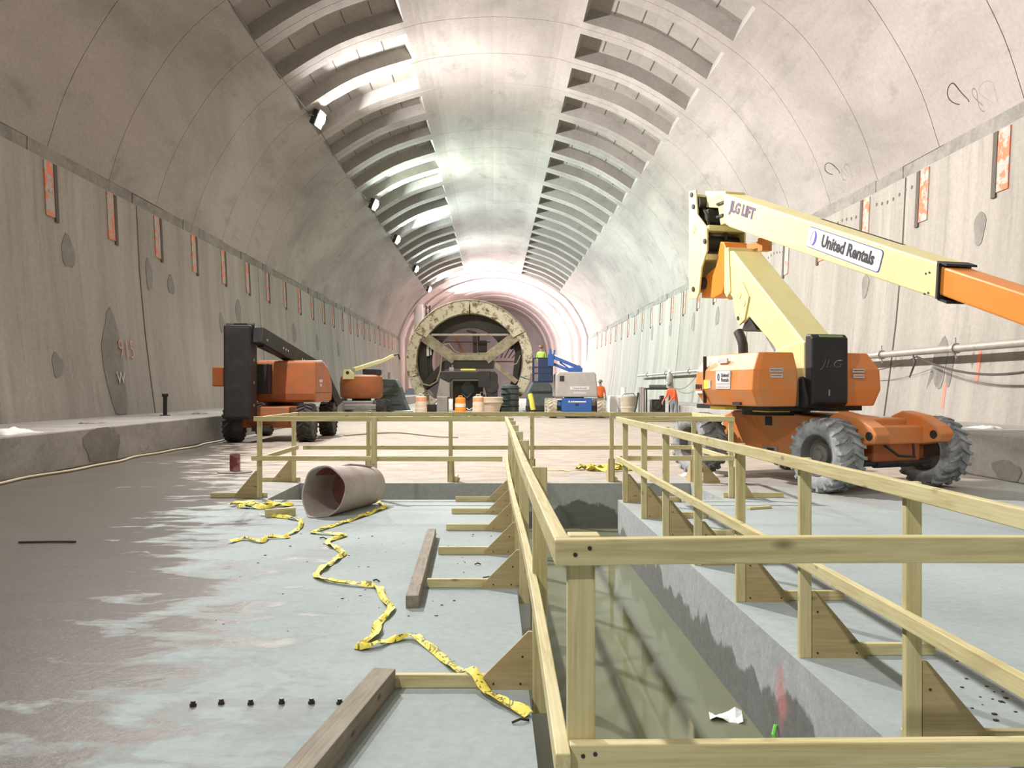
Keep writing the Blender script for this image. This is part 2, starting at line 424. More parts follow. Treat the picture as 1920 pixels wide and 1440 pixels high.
def seg_mesh():
    m = MB(); g = .012; c0, c1 = .5, 2.85
    ranges_c = [(MID - I_OUT, MID - I_IN), (MID + I_IN, MID + I_OUT)]
    def quad(i, y0, y1):
        a, b = PROF[i], PROF[i + 1]
        m.add([(a[0], y0, a[1]), (b[0], y0, b[1]), (b[0], y1, b[1]), (a[0], y1, a[1])], [(0, 3, 2, 1)])
    for i in range(N - 1):
        quad(i, g, c0); quad(i, c1, BAY - g)
        if not any(a <= i < b for a, b in ranges_c): quad(i, c0, c1)
        for y, s in ((g, 1), (BAY - g, -1)):
            a, b, c, d = PROF[i], PROF[i + 1], off(i + 1, .12), off(i, .12)
            vs = [(a[0], y, a[1]), (b[0], y, b[1]), (c[0], y, c[1]), (d[0], y, d[1])]
            m.add(vs, [(0, 1, 2, 3)])
    return m
def coffer_mesh(i0, i1):
    m = MB(); c0, c1 = .5, 2.85; D = .48; tp = .10
    n = i1 - i0
    outer0 = [PROF[i] for i in range(i0, i1 + 1)]
    # recessed floor, pulled in a little at both ends
    inner = []
    for k, i in enumerate(range(i0, i1 + 1)):
        t = k / n; tt = .03 + .94 * t
        f = tt * n; j = int(f); fr = f - j; j = min(j, n - 1)
        p = off(i0 + j, D); q = off(i0 + j + 1, D); inner.append((p[0] * (1 - fr) + q[0] * fr, p[1] * (1 - fr) + q[1] * fr))
    y0, y1 = c0 + tp, c1 - tp
    for k in range(n):
        a, b = inner[k], inner[k + 1]; oa, ob = outer0[k], outer0[k + 1]
        m.add([(a[0], y0, a[1]), (b[0], y0, b[1]), (b[0], y1, b[1]), (a[0], y1, a[1])], [(0, 3, 2, 1)])
        m.add([(oa[0], c0, oa[1]), (ob[0], c0, ob[1]), (b[0], y0, b[1]), (a[0], y0, a[1])], [(0, 3, 2, 1)])
        m.add([(oa[0], c1, oa[1]), (ob[0], c1, ob[1]), (b[0], y1, b[1]), (a[0], y1, a[1])], [(0, 1, 2, 3)])
    for k, s in ((0, 1), (n, -1)):
        a, o_ = inner[k], outer0[k]
        f = (0, 1, 2, 3) if s > 0 else (0, 3, 2, 1)
        m.add([(o_[0], c0, o_[1]), (o_[0], c1, o_[1]), (a[0], y1, a[1]), (a[0], y0, a[1])], [f])
    # form seams across the recess floor
    for t in (.2, .4, .6, .8):
        f = t * n; j = min(int(f), n - 1); fr = f - j
        p = Vector(inner[j]) * (1 - fr) + Vector(inner[j + 1]) * fr
        nn = nrm(i0 + j); p = p - nn * .012
        d = Vector((nn.y, -nn.x)) * .018; q = nn * .03
        for y in ((y0 + .1, y0 + .75), (y0 + 1.0, y1 - .15)):
            pts = [p - d, p + d, p + d + q, p - d + q]
            m.prism([(a.x, a.y) for a in pts], y[0], y[1], 'y', 1)
    return m
segs = None
NB = 34
for k in range(NB):
    y = Y0 + k * BAY
    if segs is None:
        segs = seg_mesh().build('vault_segment', 'vault', ceiling, loc=(0, y, 0), smooth=25)
        for a, b in ((MID - I_OUT, MID - I_IN), (MID + I_IN, MID + I_OUT)):
            coffer_mesh(a, b).build('coffer', ['coffer', 'seam_and_shade'], segs, smooth=25)
    else:
        c = copy_tree(segs, ceiling); c.location = (0, y, 0)

# side walls: backing + poured panels, mortar band above
WP = [(10.30, .70), (10.45, 1.8), (10.62, 3.2), (10.78, 5.0), (10.88, 7.02)]
def wx(z):
    for (x0, z0), (x1, z1) in zip(WP, WP[1:]):
        if z <= z1: return x0 + (x1 - x0) * (z - z0) / (z1 - z0)
    return WP[-1][0]
def make_wall(s, name, joint):
    m = MB()
    pr = [(s * (x + .12), z) for x, z in WP] + [(s * 11.5, 7.4), (s * 11.5, .6)]
    m.prism(pr, Y0, Y1, 'y')
    wobj = struct(m.build(name, 'seam_and_shade'), 'board-streaked concrete side wall of the tunnel')
    ys = [Y0] + [joint + 13.4 * k for k in range(-4, 9) if Y0 + 1 < joint + 13.4 * k < Y1 - 1] + [Y1]
    for a, b in zip(ys, ys[1:]):
        p = MB(); g = .045
        pts = [(s * x, z) for x, z in WP] + [(s * (x + .119), z) for x, z in reversed(WP)]
        p.prism(pts, a + g, b - g, 'y'); p.build('wall_panel', 'wall', wobj, smooth=20)
    return wobj
wall_l = make_wall(-1, 'wall_left', 26.0)
wall_r = make_wall(1, 'wall_right', 22.5)
for k, s in ((1, -1), (2, 1)):
    m = MB(); yy = Y0; random.seed(k)
    while yy < Y1 - .1:
        L = min(random.uniform(1.2, 3.6), Y1 - yy); dx = random.uniform(-.02, .06); dz = random.uniform(-.04, .05)
        pr = [(s * (10.86 + dx), 7.0), (s * (10.86 + dx), 7.36 + dz), (s * 11.45, 7.44), (s * 11.45, 7.0)]
        m.prism(pr, yy, yy + L, 'y'); yy += L
    struct(m.build('trim_%d' % k, 'band'), 'rough grey mortar band between wall and vault')
# sprayed anchor pockets under the band
def pocket(wobj, s, y):
    z0, z1 = 5.65, 6.98; x0, x1 = wx(z0), wx(z1)
    p = MB(); t = .03
    p.prism([(s * (x0 - t), z0), (s * (x1 - t), z1), (s * (x1 + .05), z1), (s * (x0 + .05), z0)], y, y + .42, 'y', 0)
    p.prism([(s * (x0 - t - .02), z0 - .1), (s * (x1 - t - .02), z1), (s * (x1 + .05), z1), (s * (x0 + .05), z0 - .1)], y + .42, y + .58, 'y', 1)  # dark strip: shade of the recess reveal put in as colour
    p.build('anchor_pocket', ['pocket', 'seam_and_shade'], wobj)
for k in range(0, 22):
    pocket(wall_l, -1, 20.6 + BAY * k); pocket(wall_r, 1, 17.9 + BAY * k)
# damp round patches on the walls
def patch(wobj, s, y, z, ry, rz, mat='patch', n=18):
    p = MB(); vs = []
    for k in range(n):
        a = 2 * math.pi * k / n; rr = 1 + .10 * math.sin(3 * a + y) + .06 * math.sin(5 * a)
        zz = z + rz * rr * math.sin(a); vs.append((s * (wx(max(zz, .72)) - .012), y + ry * rr * math.cos(a), max(zz, .73)))
    fs = [list(range(n))]; p.add(vs, fs)
    p.add([(v[0] + s * .03, v[1], v[2]) for v in vs], [list(range(n - 1, -1, -1))])
    for k in range(n): p.add([vs[k], vs[(k + 1) % n], (vs[(k + 1) % n][0] + s * .03, *vs[(k + 1) % n][1:]), (vs[k][0] + s * .03, *vs[k][1:])], [(0, 1, 2, 3)])
    p.build('damp_patch', mat, wobj)
for y, z, ry, rz in ((21.6, 4.9, .34, .42), (23.6, 2.05, .62, 1.55), (28.5, 4.9, .3, .32), (36, 4.7, .4, .5), (33.6, 4.0, .3, .4), (20.5, 2.0, .25, .3), (26.7, 5.0, .25, .5), (46, 4.4, .4, .5), (52, 4.2, .4, .5), (59, 4.1, .4, .5)):
    patch(wall_l, -1, y, z, ry, rz)
for y, z, ry, rz in ((18.9, 5.0, .22, .38), (24.6, 4.4, .22, .35), (20.0, 2.05, .30, .60), (19.55, 1.95, .14, .45), (31.5, 4.9, .3, .4), (36.5, 4.9, .3, .4), (41.0, 4.9, .35, .45), (46, 5.0, .35, .5), (52, 5.1, .4, .5), (58, 5.2, .4, .5), (35.2, 1.6, .8, .6)):
    patch(wall_r, 1, y, z, ry, rz)
# form-tie holes in rows just under the band on the right
m = MB()
for k in range(40):
    y = 21.8 + k * .34
    if k % 10 in (8, 9): continue
    z = 6.62 + .05 * math.sin(k); m.cyl((wx(z) - .004, y, z), (wx(z) + .03, y, z), .055, n=8)
h = m.build('tie_hole', 'seam_and_shade', wall_r); h['kind'] = 'stuff'
# sprayed writing on the left wall
text_obj('sprayed_number', '915', .78, 'pink', wall_l, (-10.50, 24.45, 2.55), (0, 1, 0), (-.1, 0, 1), .95, .004, bold=-.012)
text_obj('sprayed_mark', 'W', .5, 'wspray', wall_l, (-10.40, 23.85, 1.72), (0, 1, 0), (-.1, 0, 1), 1.0, .004)
text_obj('sprayed_letters', 'WE', .36, 'yspray', wall_l, (-10.37, 19.8, 1.05), (0, 1, 0), (-.1, 0, 1), .95, .004)
m = MB()
for y, z0, z1 in ((19.6, 1.0, 1.55), (18.35, 1.6, 2.4)):
    m.prism([(wx(z0) - .008, z0), (wx(z1) - .008, z1), (wx(z1) + .02, z1), (wx(z0) + .02, z0)], y, y + .12, 'y')
MT['rspray'] = plain('spray_red', (.85, .22, .15), .8)
m.build('sprayed_stripe', 'rspray', wall_r)

# benches along both walls
bl = MB().box(-10.55, -7.6, Y0, Y1, 0, .70).build('trim_3', 'bench', bevel=.03); struct(bl, 'low concrete bench running along the left wall')
br = MB().box(8.0, 10.55, Y0, Y1, 0, .72).build('trim_4', 'bench', bevel=.03); struct(br, 'low concrete bench running along the right wall')
def bench_patch(s, x, y, w_, h_, parent):
    p = MB(); n = 14; vs = []
    for k in range(n):
        a = 2 * math.pi * k / n; r = 1 + .12 * math.sin(2 * a + y) + .1 * math.sin(5 * a)
        vs.append((x, y + w_ * r * math.cos(a), max(.01, min(.69, h_ + h_ * r * math.sin(a)))))
    p.add(vs, [list(range(n)) if s < 0 else list(range(n - 1, -1, -1))])
    p.build('damp_patch', 'patch', parent)
bench_patch(-1, -7.593, 16.6, .85, .36, bl)
bench_patch(1, 7.993, 13.3, .36, .17, br)

# floor with the T-shaped trench
xs = [-10.5, -2.95, .17, 1.62, 3.0, 10.5]; ys = [Y0, 2.3, 11.1, 13.0, 140]
m = MB()
def hole(i, j): return (i == 2 and j == 1) or (1 <= i <= 3 and j == 2)
BOT = -1.15
for i in range(5):
    for j in range(4):
        if hole(i, j):
            m.add([(xs[i], ys[j], BOT), (xs[i + 1], ys[j], BOT), (xs[i + 1], ys[j + 1], BOT), (xs[i], ys[j + 1], BOT)], [(0, 1, 2, 3)], 1)
            for (di, dj, a, b) in ((-1, 0, (i, j + 1), (i, j)), (1, 0, (i + 1, j), (i + 1, j + 1)), (0, -1, (i, j), (i + 1, j)), (0, 1, (i + 1, j + 1), (i, j + 1))):
                if not hole(i + di, j + dj):
                    A = (xs[a[0]], ys[a[1]]); B = (xs[b[0]], ys[b[1]])
                    m.add([(*A, BOT), (*B, BOT), (*B, 0), (*A, 0)], [(3, 2, 1, 0)], 1)
        else:
            m.add([(xs[i], ys[j], 0), (xs[i + 1], ys[j], 0), (xs[i + 1], ys[j + 1], 0), (xs[i], ys[j + 1], 0)], [(0, 1, 2, 3)], 0)
floor = struct(m.build('floor', ['floor', 'pit']), 'pale concrete slab with an open trench')
m = MB()
WZ = -.64
for (a, b, c, d) in ((.17, 1.62, 2.3, 11.1), (-2.95, 3.0, 11.1, 13.0)):
    m.add([(a, c, WZ), (b, c, WZ), (b, d, WZ), (a, d, WZ)], [(0, 1, 2, 3)])
tag(m.build('trench_water', 'water'), 'murky greenish water standing in the trench', 'water', kind='stuff')

# far chamber beyond the coffers: stepped round rings closing on a grey bulkhead
def far_profile(t):
    pts = []
    for k in range(0, 33):
        a = R(-14) + (R(180 + 28)) * k / 32
        pts.append((7.9 * math.cos(a), 6.2 + 7.9 * math.sin(a)))
    full = [(10.88, .7), (10.88, 4), *[(x, z) for x, z in reversed(PROF)], (-10.88, 4), (-10.88, .7)]
    # resample full by arc length to 33
    L = [0]
    for p, q in zip(full, full[1:]): L.append(L[-1] + math.hypot(p[0] - q[0], p[1] - q[1]))
    res = []
    for k in range(33):
        s_ = L[-1] * k / 32; j = 0
        while j < len(L) - 2 and L[j + 1] < s_: j += 1
        u = (s_ - L[j]) / max(1e-6, L[j + 1] - L[j])
        res.append((full[j][0] * (1 - u) + full[j + 1][0] * u, full[j][1] * (1 - u) + full[j + 1][1] * u))
    return [(a[0] * (1 - t) + b[0] * t, max(0, a[1] * (1 - t) + b[1] * t)) for a, b in zip(res, pts)]
NR = 7; yy = Y1
for r in range(NR):
    t = (r + .5) / NR; pr = far_profile(t * .97); y0 = Y1 + r * 5.3; y1 = y0 + 5.3
    m = MB()
    outp = far_profile(max(0, (r - .6) / NR))
    for i in range(32):
        a, b = pr[i], pr[i + 1]; c, d = outp[i], outp[i + 1]
        m.add([(a[0], y0, a[1]), (b[0], y0, b[1]), (b[0], y1, b[1]), (a[0], y1, a[1])], [(0, 1, 2, 3)])
        m.add([(a[0], y0, a[1]), (b[0], y0, b[1]), (d[0], y0, d[1]), (c[0], y0, c[1])], [(0, 3, 2, 1)])
    m.build('lining_ring', 'far', ceiling, smooth=25)
yE = Y1 + NR * 5.3
MB().box(-11, 11, yE, yE + .4, 0, 15.5).build('wall_back', 'bulk')['kind'] = 'structure'

# ------------------------------------------------------------------ lamps on the left of the vault
def lamp(y, col, label, power=1.0, x=-7.05, z=12.35):
    t = thing('flood_lamp', label, 'lamp', (x, y, z), 0, 'flood lamps strung along the vault')
    n = Vector((.915, -.15, -.37)).normalized()
    sx = n.cross(Vector((0, 0, 1))).normalized(); u = sx.cross(n)
    M4 = Matrix(((sx.x, u.x, n.x, 0), (sx.y, u.y, n.y, 0), (sx.z, u.z, n.z, 0), (0, 0, 0, 1)))
    def P(a): return M4 @ Vector(a)
    hb = MB(); hb.box(-.34, .34, -.30, .30, -.22, .0, 0, M4); hb.build('housing', 'dark', t, bevel=.02)
    rim = MB()
    for a, b, c, d in ((-.36, .36, .27, .33), (-.36, .36, -.33, -.27), (-.36, -.30, -.27, .27), (.30, .36, -.27, .27)):
        rim.box(a, b, c, d, 0, .05, 0, M4)
    rim.build('rim', 'steel', t)
    e = emis('lamp_glow', col, 220.0)
    ln = MB(); vs_ = []; nn_ = 18
    for j in range(5):
        aa = math.pi / 2 * j / 5
        for k in range(nn_): vs_.append(P((.29 * math.cos(aa) * math.cos(2 * math.pi * k / nn_), .29 * math.cos(aa) * math.sin(2 * math.pi * k / nn_), .01 + .20 * math.sin(aa))))
    vs_.append(P((0, 0, .21)))
    ln.add(vs_, [(j * nn_ + k, j * nn_ + (k + 1) % nn_, (j + 1) * nn_ + (k + 1) % nn_, (j + 1) * nn_ + k) for j in range(4) for k in range(nn_)] + [(4 * nn_ + k, 4 * nn_ + (k + 1) % nn_, 5 * nn_) for k in range(nn_)]); ln.build('lens', e, t)
    br = MB(); br.tube([P((-.38, 0, -.1)), P((-.38, 0, -.34)), P((.38, 0, -.34)), P((.38, 0, -.1))], .02, 6)
    br.cyl(P((0, 0, -.34)), Vector((-.12, 0, .31)), .025, n=8); br.build('bracket', 'steel', t)
    ld = bpy.data.lights.new('lamp_light', 'AREA'); ld.shape = 'DISK'; ld.size = .55
    ld.energy = LAMP_POWER * power; ld.color = col
    lo = bpy.data.objects.new('lamp_light', ld); COL.objects.link(lo); lo.parent = t
    lo.location = n * .24; lo.rotation_euler = n.to_track_quat('-Z', 'Y').to_euler()
    return t
lamps = [(-13.5, (1, .95, .90), 'flood lamp on the vault well short of the trench', .75),
         (2.5, (1, .95, .90), 'flood lamp above the near end of the trench', .25),
         (18.5, (1, .935, .905), 'flood lamp over the fenced cross trench', 1.1),
         (34.6, (1, .945, .92), 'glaring flood lamp beside the bright-lit coffer, short of the pale ring', 1.0),
         (50.7, (.82, 1, .90), 'flood lamp on the vault above the pale steel ring', 1.0),
         (62.6, (.82, .98, .98), 'flood lamp first beyond the pale steel ring', .8),
         (78.0, (.82, .98, 1), 'flood lamp second beyond the pale steel ring', .8),
         (94.0, (1, .92, .93), 'flood lamp at the end of the coffers', 1.3),
         (108.0, (1, .86, .87), 'flood lamp in the pink far chamber', 2.6)]
for y, c, lb, p in lamps:
    if y > 100: lamp(y, c, lb, p, -6.2, 11.4)
    else: lamp(y, c, lb, p)
m = MB(); pts = []
stops = [Y0] + [l[0] for l in lamps if l[0] < 100]
for a, b in zip(stops, stops[1:]):
    for k in range(10):
        t = k / 10; pts.append((-7.42 + .04 * math.sin(9 * t), a + (b - a) * t, 12.50 - .22 * math.sin(math.pi * t)))
pts.append((-7.42, 94, 12.50))
m.tube(pts, .018, 5); tag(m.build('lamp_cable', 'cable'), 'sagging supply cable strung between the vault flood lamps', 'cable')

# ------------------------------------------------------------------ timber guard rails
RT = 1.08            # top of rail
BW, BT = .064, .038  # lumber section
def board(parent, name, p0, p1, wy, wz, mat='wood', up=(0, 0, 1), bow=0.0, bowdir=(1, 0, 0)):
    """one plank, its own axes along the grain"""
    p0, p1 = Vector(p0), Vector(p1); d = p1 - p0; L = d.length; d.normalize()
    u = Vector(up); s = u.cross(d).normalized(); u = d.cross(s)
    n = 10 if bow else 1; mb = MB(); bd = Vector(bowdir)
    by, bz = bd.dot(s) * bow, bd.dot(u) * bow
    vs = []; fs = []
    for k in range(n + 1):
        t = k / n; o_ = math.sin(math.pi * t)
        for y, z in ((-1, -1), (1, -1), (1, 1), (-1, 1)):
            vs.append((L * t, y * wy / 2 + by * o_, z * wz / 2 + bz * o_))
    for k in range(n):
        for c in range(4):
            a, b = k * 4 + c, k * 4 + (c + 1) % 4; fs.append((a, a + 4, b + 4, b))
    fs += [(0, 1, 2, 3), (n * 4 + 3, n * 4 + 2, n * 4 + 1, n * 4)]
    mb.add(vs, fs)
    o = mb.build(name, mat, parent, bevel=.004)
    q = Matrix(((d.x, s.x, u.x), (d.y, s.y, u.y), (d.z, s.z, u.z))).to_euler()
    o.location = p0; o.rotation_euler = q
    return o
def gusset(parent, p, out, size=.27, thick=.018, h=None):
    """plywood triangle with its right angle at p, running along out"""
    out = Vector(out).normalized(); h = h or size
    s = Vector((0, 0, 1)).cross(out).normalized() * (thick / 2); p = Vector(p)
    a, b, c = p, p + out * size, p + Vector((0, 0, h))
    t = p + out * (size) + Vector((0, 0, .03)); c2 = c + out * .02
    mb = MB(); ring = [a, b, t, c2, c]; n = 5
    vs = [q - s for q in ring] + [q + s for q in ring]
    mb.add(vs, [list(range(n)), list(range(2 * n - 1, n - 1, -1))] + [(i, i + n, (i + 1) % n + n, (i + 1) % n) for i in range(n)])
    o = mb.build('gusset', 'ply', parent)
    return o
def nails(parent, pts, out):
    o = Vector(out)
    for p in pts:
        mb = MB(); mb.cyl(Vector(p) - o * .004, Vector(p) + o * .0025, .0055, n=8); mb.build('nail', 'nail', parent)

# left side of the long trench
g = thing('guard_railing', 'timber guard railing with gusset braces along the yellow-tape side of the long trench', 'railing', (.22, 2.2, 0))
def kid(o, g):      # keep world placement under an Empty that has a location
    o.parent = g; o.matrix_parent_inverse = g.matrix_world.inverted() if False else Matrix.Translation(-Vector(g.location))
    return o
class Rail:
    def __init__(s, label, base):
        s.g = thing('guard_railing', label, 'railing', base)
        s.base = Vector(base)
    def P(s, p): return Vector(p) - s.base
    def board(s, name, p0, p1, *a, **k): return board(s.g, name, s.P(p0), s.P(p1), *a, **k)
    def gusset(s, p, out, **k): return gusset(s.g, s.P(p), out, **k)
    def nails(s, pts, out): nails(s.g, [s.P(p) for p in pts], out)
bpy.data.objects.remove(g)
LP = [2.17, 4.08, 6.15, 7.4, 8.65, 9.8, 10.85]
r = Rail('timber guard railing with gusset braces along the yellow-tape side of the long trench', (.22, 6.5, 0))
for k, y in enumerate(LP):
    z1 = RT - .005
    r.board('post', (.222, y, -.10), (.222, y, z1), BT if k else BT, BW + .006, up=(1, 0, 0))
    if k:
        r.gusset((.188, y + .03, .0), (-1, 0, 0), size=.27, h=.28)
        r.board('foot_board', (.185, y + .06, .033), (-.482, y + .06, .033), BT, BW)
        r.nails([(.13, y + .02, .03), (.14, y + .02, .16), (0, y + .02, .03)], (0, -1, 0))
r.board('top_rail', (.169, 2.12, RT - .032), (.169, 7.2, RT - .032), BT, BW, bow=-.012)
r.board('top_rail', (.169, 7.2, RT - .032), (.169, 11.25, RT - .036), BT, BW)
r.board('mid_rail', (.169, 2.06, .535), (.169, 6.6, .535), BT, BW, bow=.018)
r.board('mid_rail', (.169, 6.6, .535), (.172, 11.25, .535), BT, BW, bow=-.01)
# near end
r = Rail('short timber guard railing across the near end of the trench', (.9, 2.1, 0))
r.board('top_rail', (.15, 2.10, RT - .032), (1.78, 2.10, RT - .030), BT, BW, bow=.006, bowdir=(0, 0, 1))
r.board('mid_rail', (.19, 2.13, .535), (1.78, 2.13, .548), BT, BW)
r.board('splice_block', (.19, 2.175, RT - .01), (.27, 2.175, RT - .01), .06, .02)
r.nails([(.20, 2.081, RT - .036), (.235, 2.081, RT - .020), (.222, 2.111, .540), (.252, 2.111, .545)], (0, -1, 0))
r.board('post', (1.0, 2.16, 0), (1.0, 2.16, .5), .05, BW, up=(1, 0, 0)) if False else None
# right side of the long trench
RPY = [2.2, 3.42, 4.6, 5.8, 7.0, 8.3, 9.5, 10.85]
r = Rail('timber guard railing with gusset braces along the trench beside the big orange lift', (1.68, 6.5, 0))
for k, y in enumerate(RPY):
    r.board('post', (1.678, y, 0), (1.678, y, RT - .004), BT, BW, up=(1, 0, 0))
    r.gusset((1.712, y - .012, .0), (1, 0, 0), size=.30, h=.36)
    r.board('foot_board', (1.66, y + .045, .033), (2.40, y + .045, .033), BT, BW)
    r.nails([(1.74, y - .022, .03), (1.74, y - .022, .25), (1.95, y - .022, .03)], (0, -1, 0))
r.board('top_rail', (1.626, 2.1, RT - .030), (1.626, 6.2, RT - .032), BT, BW, bow=.01)
r.board('top_rail', (1.626, 6.2, RT - .032), (1.626, 11.2, RT - .034), BT, BW)
r.board('mid_rail', (1.626, 2.1, .535), (1.626, 6.9, .53), BT, BW, bow=.012)
r.board('mid_rail', (1.626, 6.9, .53), (1.626, 11.25, .53), BT, BW)
# cross trench: front left, left end, rear, right end, front right
r = Rail('timber guard railing standing behind the cardboard tube', (-1.5, 11.2, 0))
for x in (-1.56,):
    r.board('post', (x, 11.16, 0), (x, 11.16, RT - .004), BT, .075, up=(1, 0, 0))
    r.gusset((x - .045, 11.13, 0), (0, -1, 0), size=.3, h=.36)
r.board('post', (-1.4, 11.2, -.02), (-1.4, 11.2, .52), BT, .05, up=(1, 0, 0)) if False else None
r.board('top_rail', (-3.15, 11.22, RT - .032), (.15, 11.22, RT - .034), BT, BW)
r.board('mid_rail', (-3.18, 11.22, .53), (.12, 11.22, .52), BT, BW)
r = Rail('timber guard railing at the trench end nearest the dark lift', (-3.1, 12.2, 0))
for y in (11.28, 13.22):
    r.board('post', (-3.09, y, 0), (-3.09, y, RT - .004), BT, BW, up=(1, 0, 0))
    r.gusset((-3.125, y + .012, 0), (-1, 0, 0), size=.30, h=.36)
    r.board('foot_board', (-3.0, y + .045, .033), (-3.75, y + .045, .033), BT, BW)
r.board('top_rail', (-3.04, 11.25, RT - .032), (-3.04, 13.25, RT - .034), BT, BW)
r.board('mid_rail', (-3.04, 11.25, .53), (-3.04, 13.25, .535), BT, BW)
r = Rail('long timber guard railing along the far edge of the cross trench', (0, 13.25, 0))
for x in (-1.93, -.66, .60, 1.83, 3.10):
    r.board('post', (x, 13.2, 0), (x, 13.2, RT - .004), BT, .062, up=(1, 0, 0))
    for sx in (-.041, .041):
        r.gusset((x + sx, 13.2, 0), (0, 1, 0), size=.32, h=.36)
    r.board('foot_board', (x + .075, 13.2, .033), (x + .075, 13.85, .033), BT, BW)
r.board('top_rail', (-3.02, 13.24, RT - .032), (.2, 13.24, RT - .030), BT, BW)
r.board('top_rail', (.2, 13.24, RT - .030), (3.15, 13.24, RT - .034), BT, BW)
r.board('mid_rail', (-2.95, 13.24, .53), (.3, 13.24, .53), BT, BW)
r.board('mid_rail', (.3, 13.24, .53), (3.15, 13.24, .53), BT, BW)
r = Rail('timber guard railing at the trench end nearest the big orange lift', (3.1, 12.2, 0))
r.board('post', (3.14, 11.28, 0), (3.14, 11.28, RT - .004), BT, BW, up=(1, 0, 0))
r.gusset((3.175, 11.28, 0), (1, 0, 0), size=.26, h=.40)
r.board('foot_board', (3.05, 11.33, .033), (3.85, 11.33, .033), BT, BW)
r.gusset((3.22, 13.10, 0), (1, 0, 0), size=.26, h=.30)
r.board('top_rail', (3.09, 11.3, RT - .032), (3.09, 13.18, RT - .034), BT, BW)
r.board('mid_rail', (3.09, 11.3, .53), (3.09, 13.18, .535), BT, BW)
r = Rail('short timber guard railing between the long trench and the orange lift', (2.4, 11.2, 0))
r.board('top_rail', (1.66, 11.22, RT - .034), (3.17, 11.22, RT - .036), BT, BW)
r.board('mid_rail', (1.66, 11.22, .53), (3.17, 11.22, .53), BT, BW)
r.board('post', (2.05, 11.27, 0), (2.05, 11.27, RT - .01), BT, BW, up=(1, 0, 0)) if False else None

# ------------------------------------------------------------------ loose things on the near slab
def timber(name, label, a, b, w_, h_, mat='timber', tilt=0):
    o = board(None, name, (a[0], a[1], h_ / 2), (b[0], b[1], h_ / 2), w_, h_, mat)
    return tag(o, label, 'timber')
timber('timber_baulk', 'long dark weathered timber lying across two foot boards', (-.535, 5.62), (-.60, 8.3), .085, .085)
timber('timber_baulk', 'short grey squared timber beside the nearest foot board', (-.70, 3.0), (-.525, 4.12), .11, .10)
timber('lumber_offcut', 'pale lumber offcut amid the crumpled yellow tape', (-2.56, 9.58), (-2.26, 9.74), .05, .09, 'wood')
timber('lumber_offcut', 'wooden block standing beneath the orange lift chassis', (3.62, 13.0), (3.82, 13.0), .12, .26, 'wood')
timber('wood_splinter', 'thin broken wood piece on the slab beside the right railing', (3.05, 10.2), (3.35, 10.32), .06, .03, 'wood')

# fibre form tube with a crumpled mouth
def form_tube():
    t = thing('form_tube', 'dusty fibre form tube lying on the slab with a crumpled lower lip', 'tube', (-1.93, 9.72, 0))
    p0 = Vector((0, 0, .285)); p1 = Vector((.36, .98, .235)); ax = (p1 - p0).normalized()
    s = Vector((0, 0, 1)).cross(ax).normalized(); u = ax.cross(s)
    def surf(rad, n=40, m_=14, inner=False):
        vs = []; fs = []
        for j in range(m_ + 1):
            tj = j / m_
            for k in range(n):
                a = 2 * math.pi * k / n
                r_ = rad * (1.0 - .15 * tj)
                x, z = r_ * math.cos(a), r_ * math.sin(a)
                # crumpled lower lip near the mouth: pulled to a point and pushed forward
                low = max(0, math.cos(a + math.pi / 2 + .25)) ** 3
                lip = (1 - tj) ** 2
                z -= .06 * low * lip; x *= 1 - .30 * low * lip
                fwd = -.20 * low * lip + .02 * math.sin(5 * a) * lip
                q = p0.lerp(p1, tj) + s * -x + u * z + ax * fwd
                q.z = max(q.z, .005 if not inner else .014)
                vs.append(q)
        for j in range(m_):
            for k in range(n): fs.append((j * n + k, (j + 1) * n + k, (j + 1) * n + (k + 1) % n, j * n + (k + 1) % n))
        return vs, fs, n
    a, fa, n = surf(.285); b, fb, _ = surf(.268, inner=True)
    mb = MB(); mb.add(a, fa)
    mb.add([a[k] for k in range(n)] + [b[k] for k in range(n)], [(k, (k + 1) % n, (k + 1) % n + n, k + n) for k in range(n)])
    e = len(a) - n
    mb.add([a[e + k] for k in range(n)] + [b[e + k] for k in range(n)], [(k, k + n, (k + 1) % n + n, (k + 1) % n) for k in range(n)])
    mb.build('shell', 'tube', t, smooth=50)
    mb = MB()
    for q, f in enumerate(fb):
        j, k = divmod(q, 40); a_ = 2 * math.pi * k / 40
        grey = j < 2 or (math.cos(a_ + math.pi / 2 + .9) > .25 and j < 8)
        mb.add([b[i] for i in f], [(3, 2, 1, 0)], 1 if grey else 0)
    mb.build('lining', ['tubein', 'tube'], t)
    fl = MB()
    fl.add([p0.lerp(p1, .52) + u * .262 + s * .10, p0.lerp(p1, .60) + u * .285 + s * .02, p0.lerp(p1, .92) + u * .25 + s * -.14, p0.lerp(p1, .88) + u * .236 + s * -.08], [(0, 1, 2, 3)])
    o = fl.build('torn_flap', 'tube', t); sm = o.modifiers.new('t', 'SOLIDIFY'); sm.thickness = .012
form_tube()

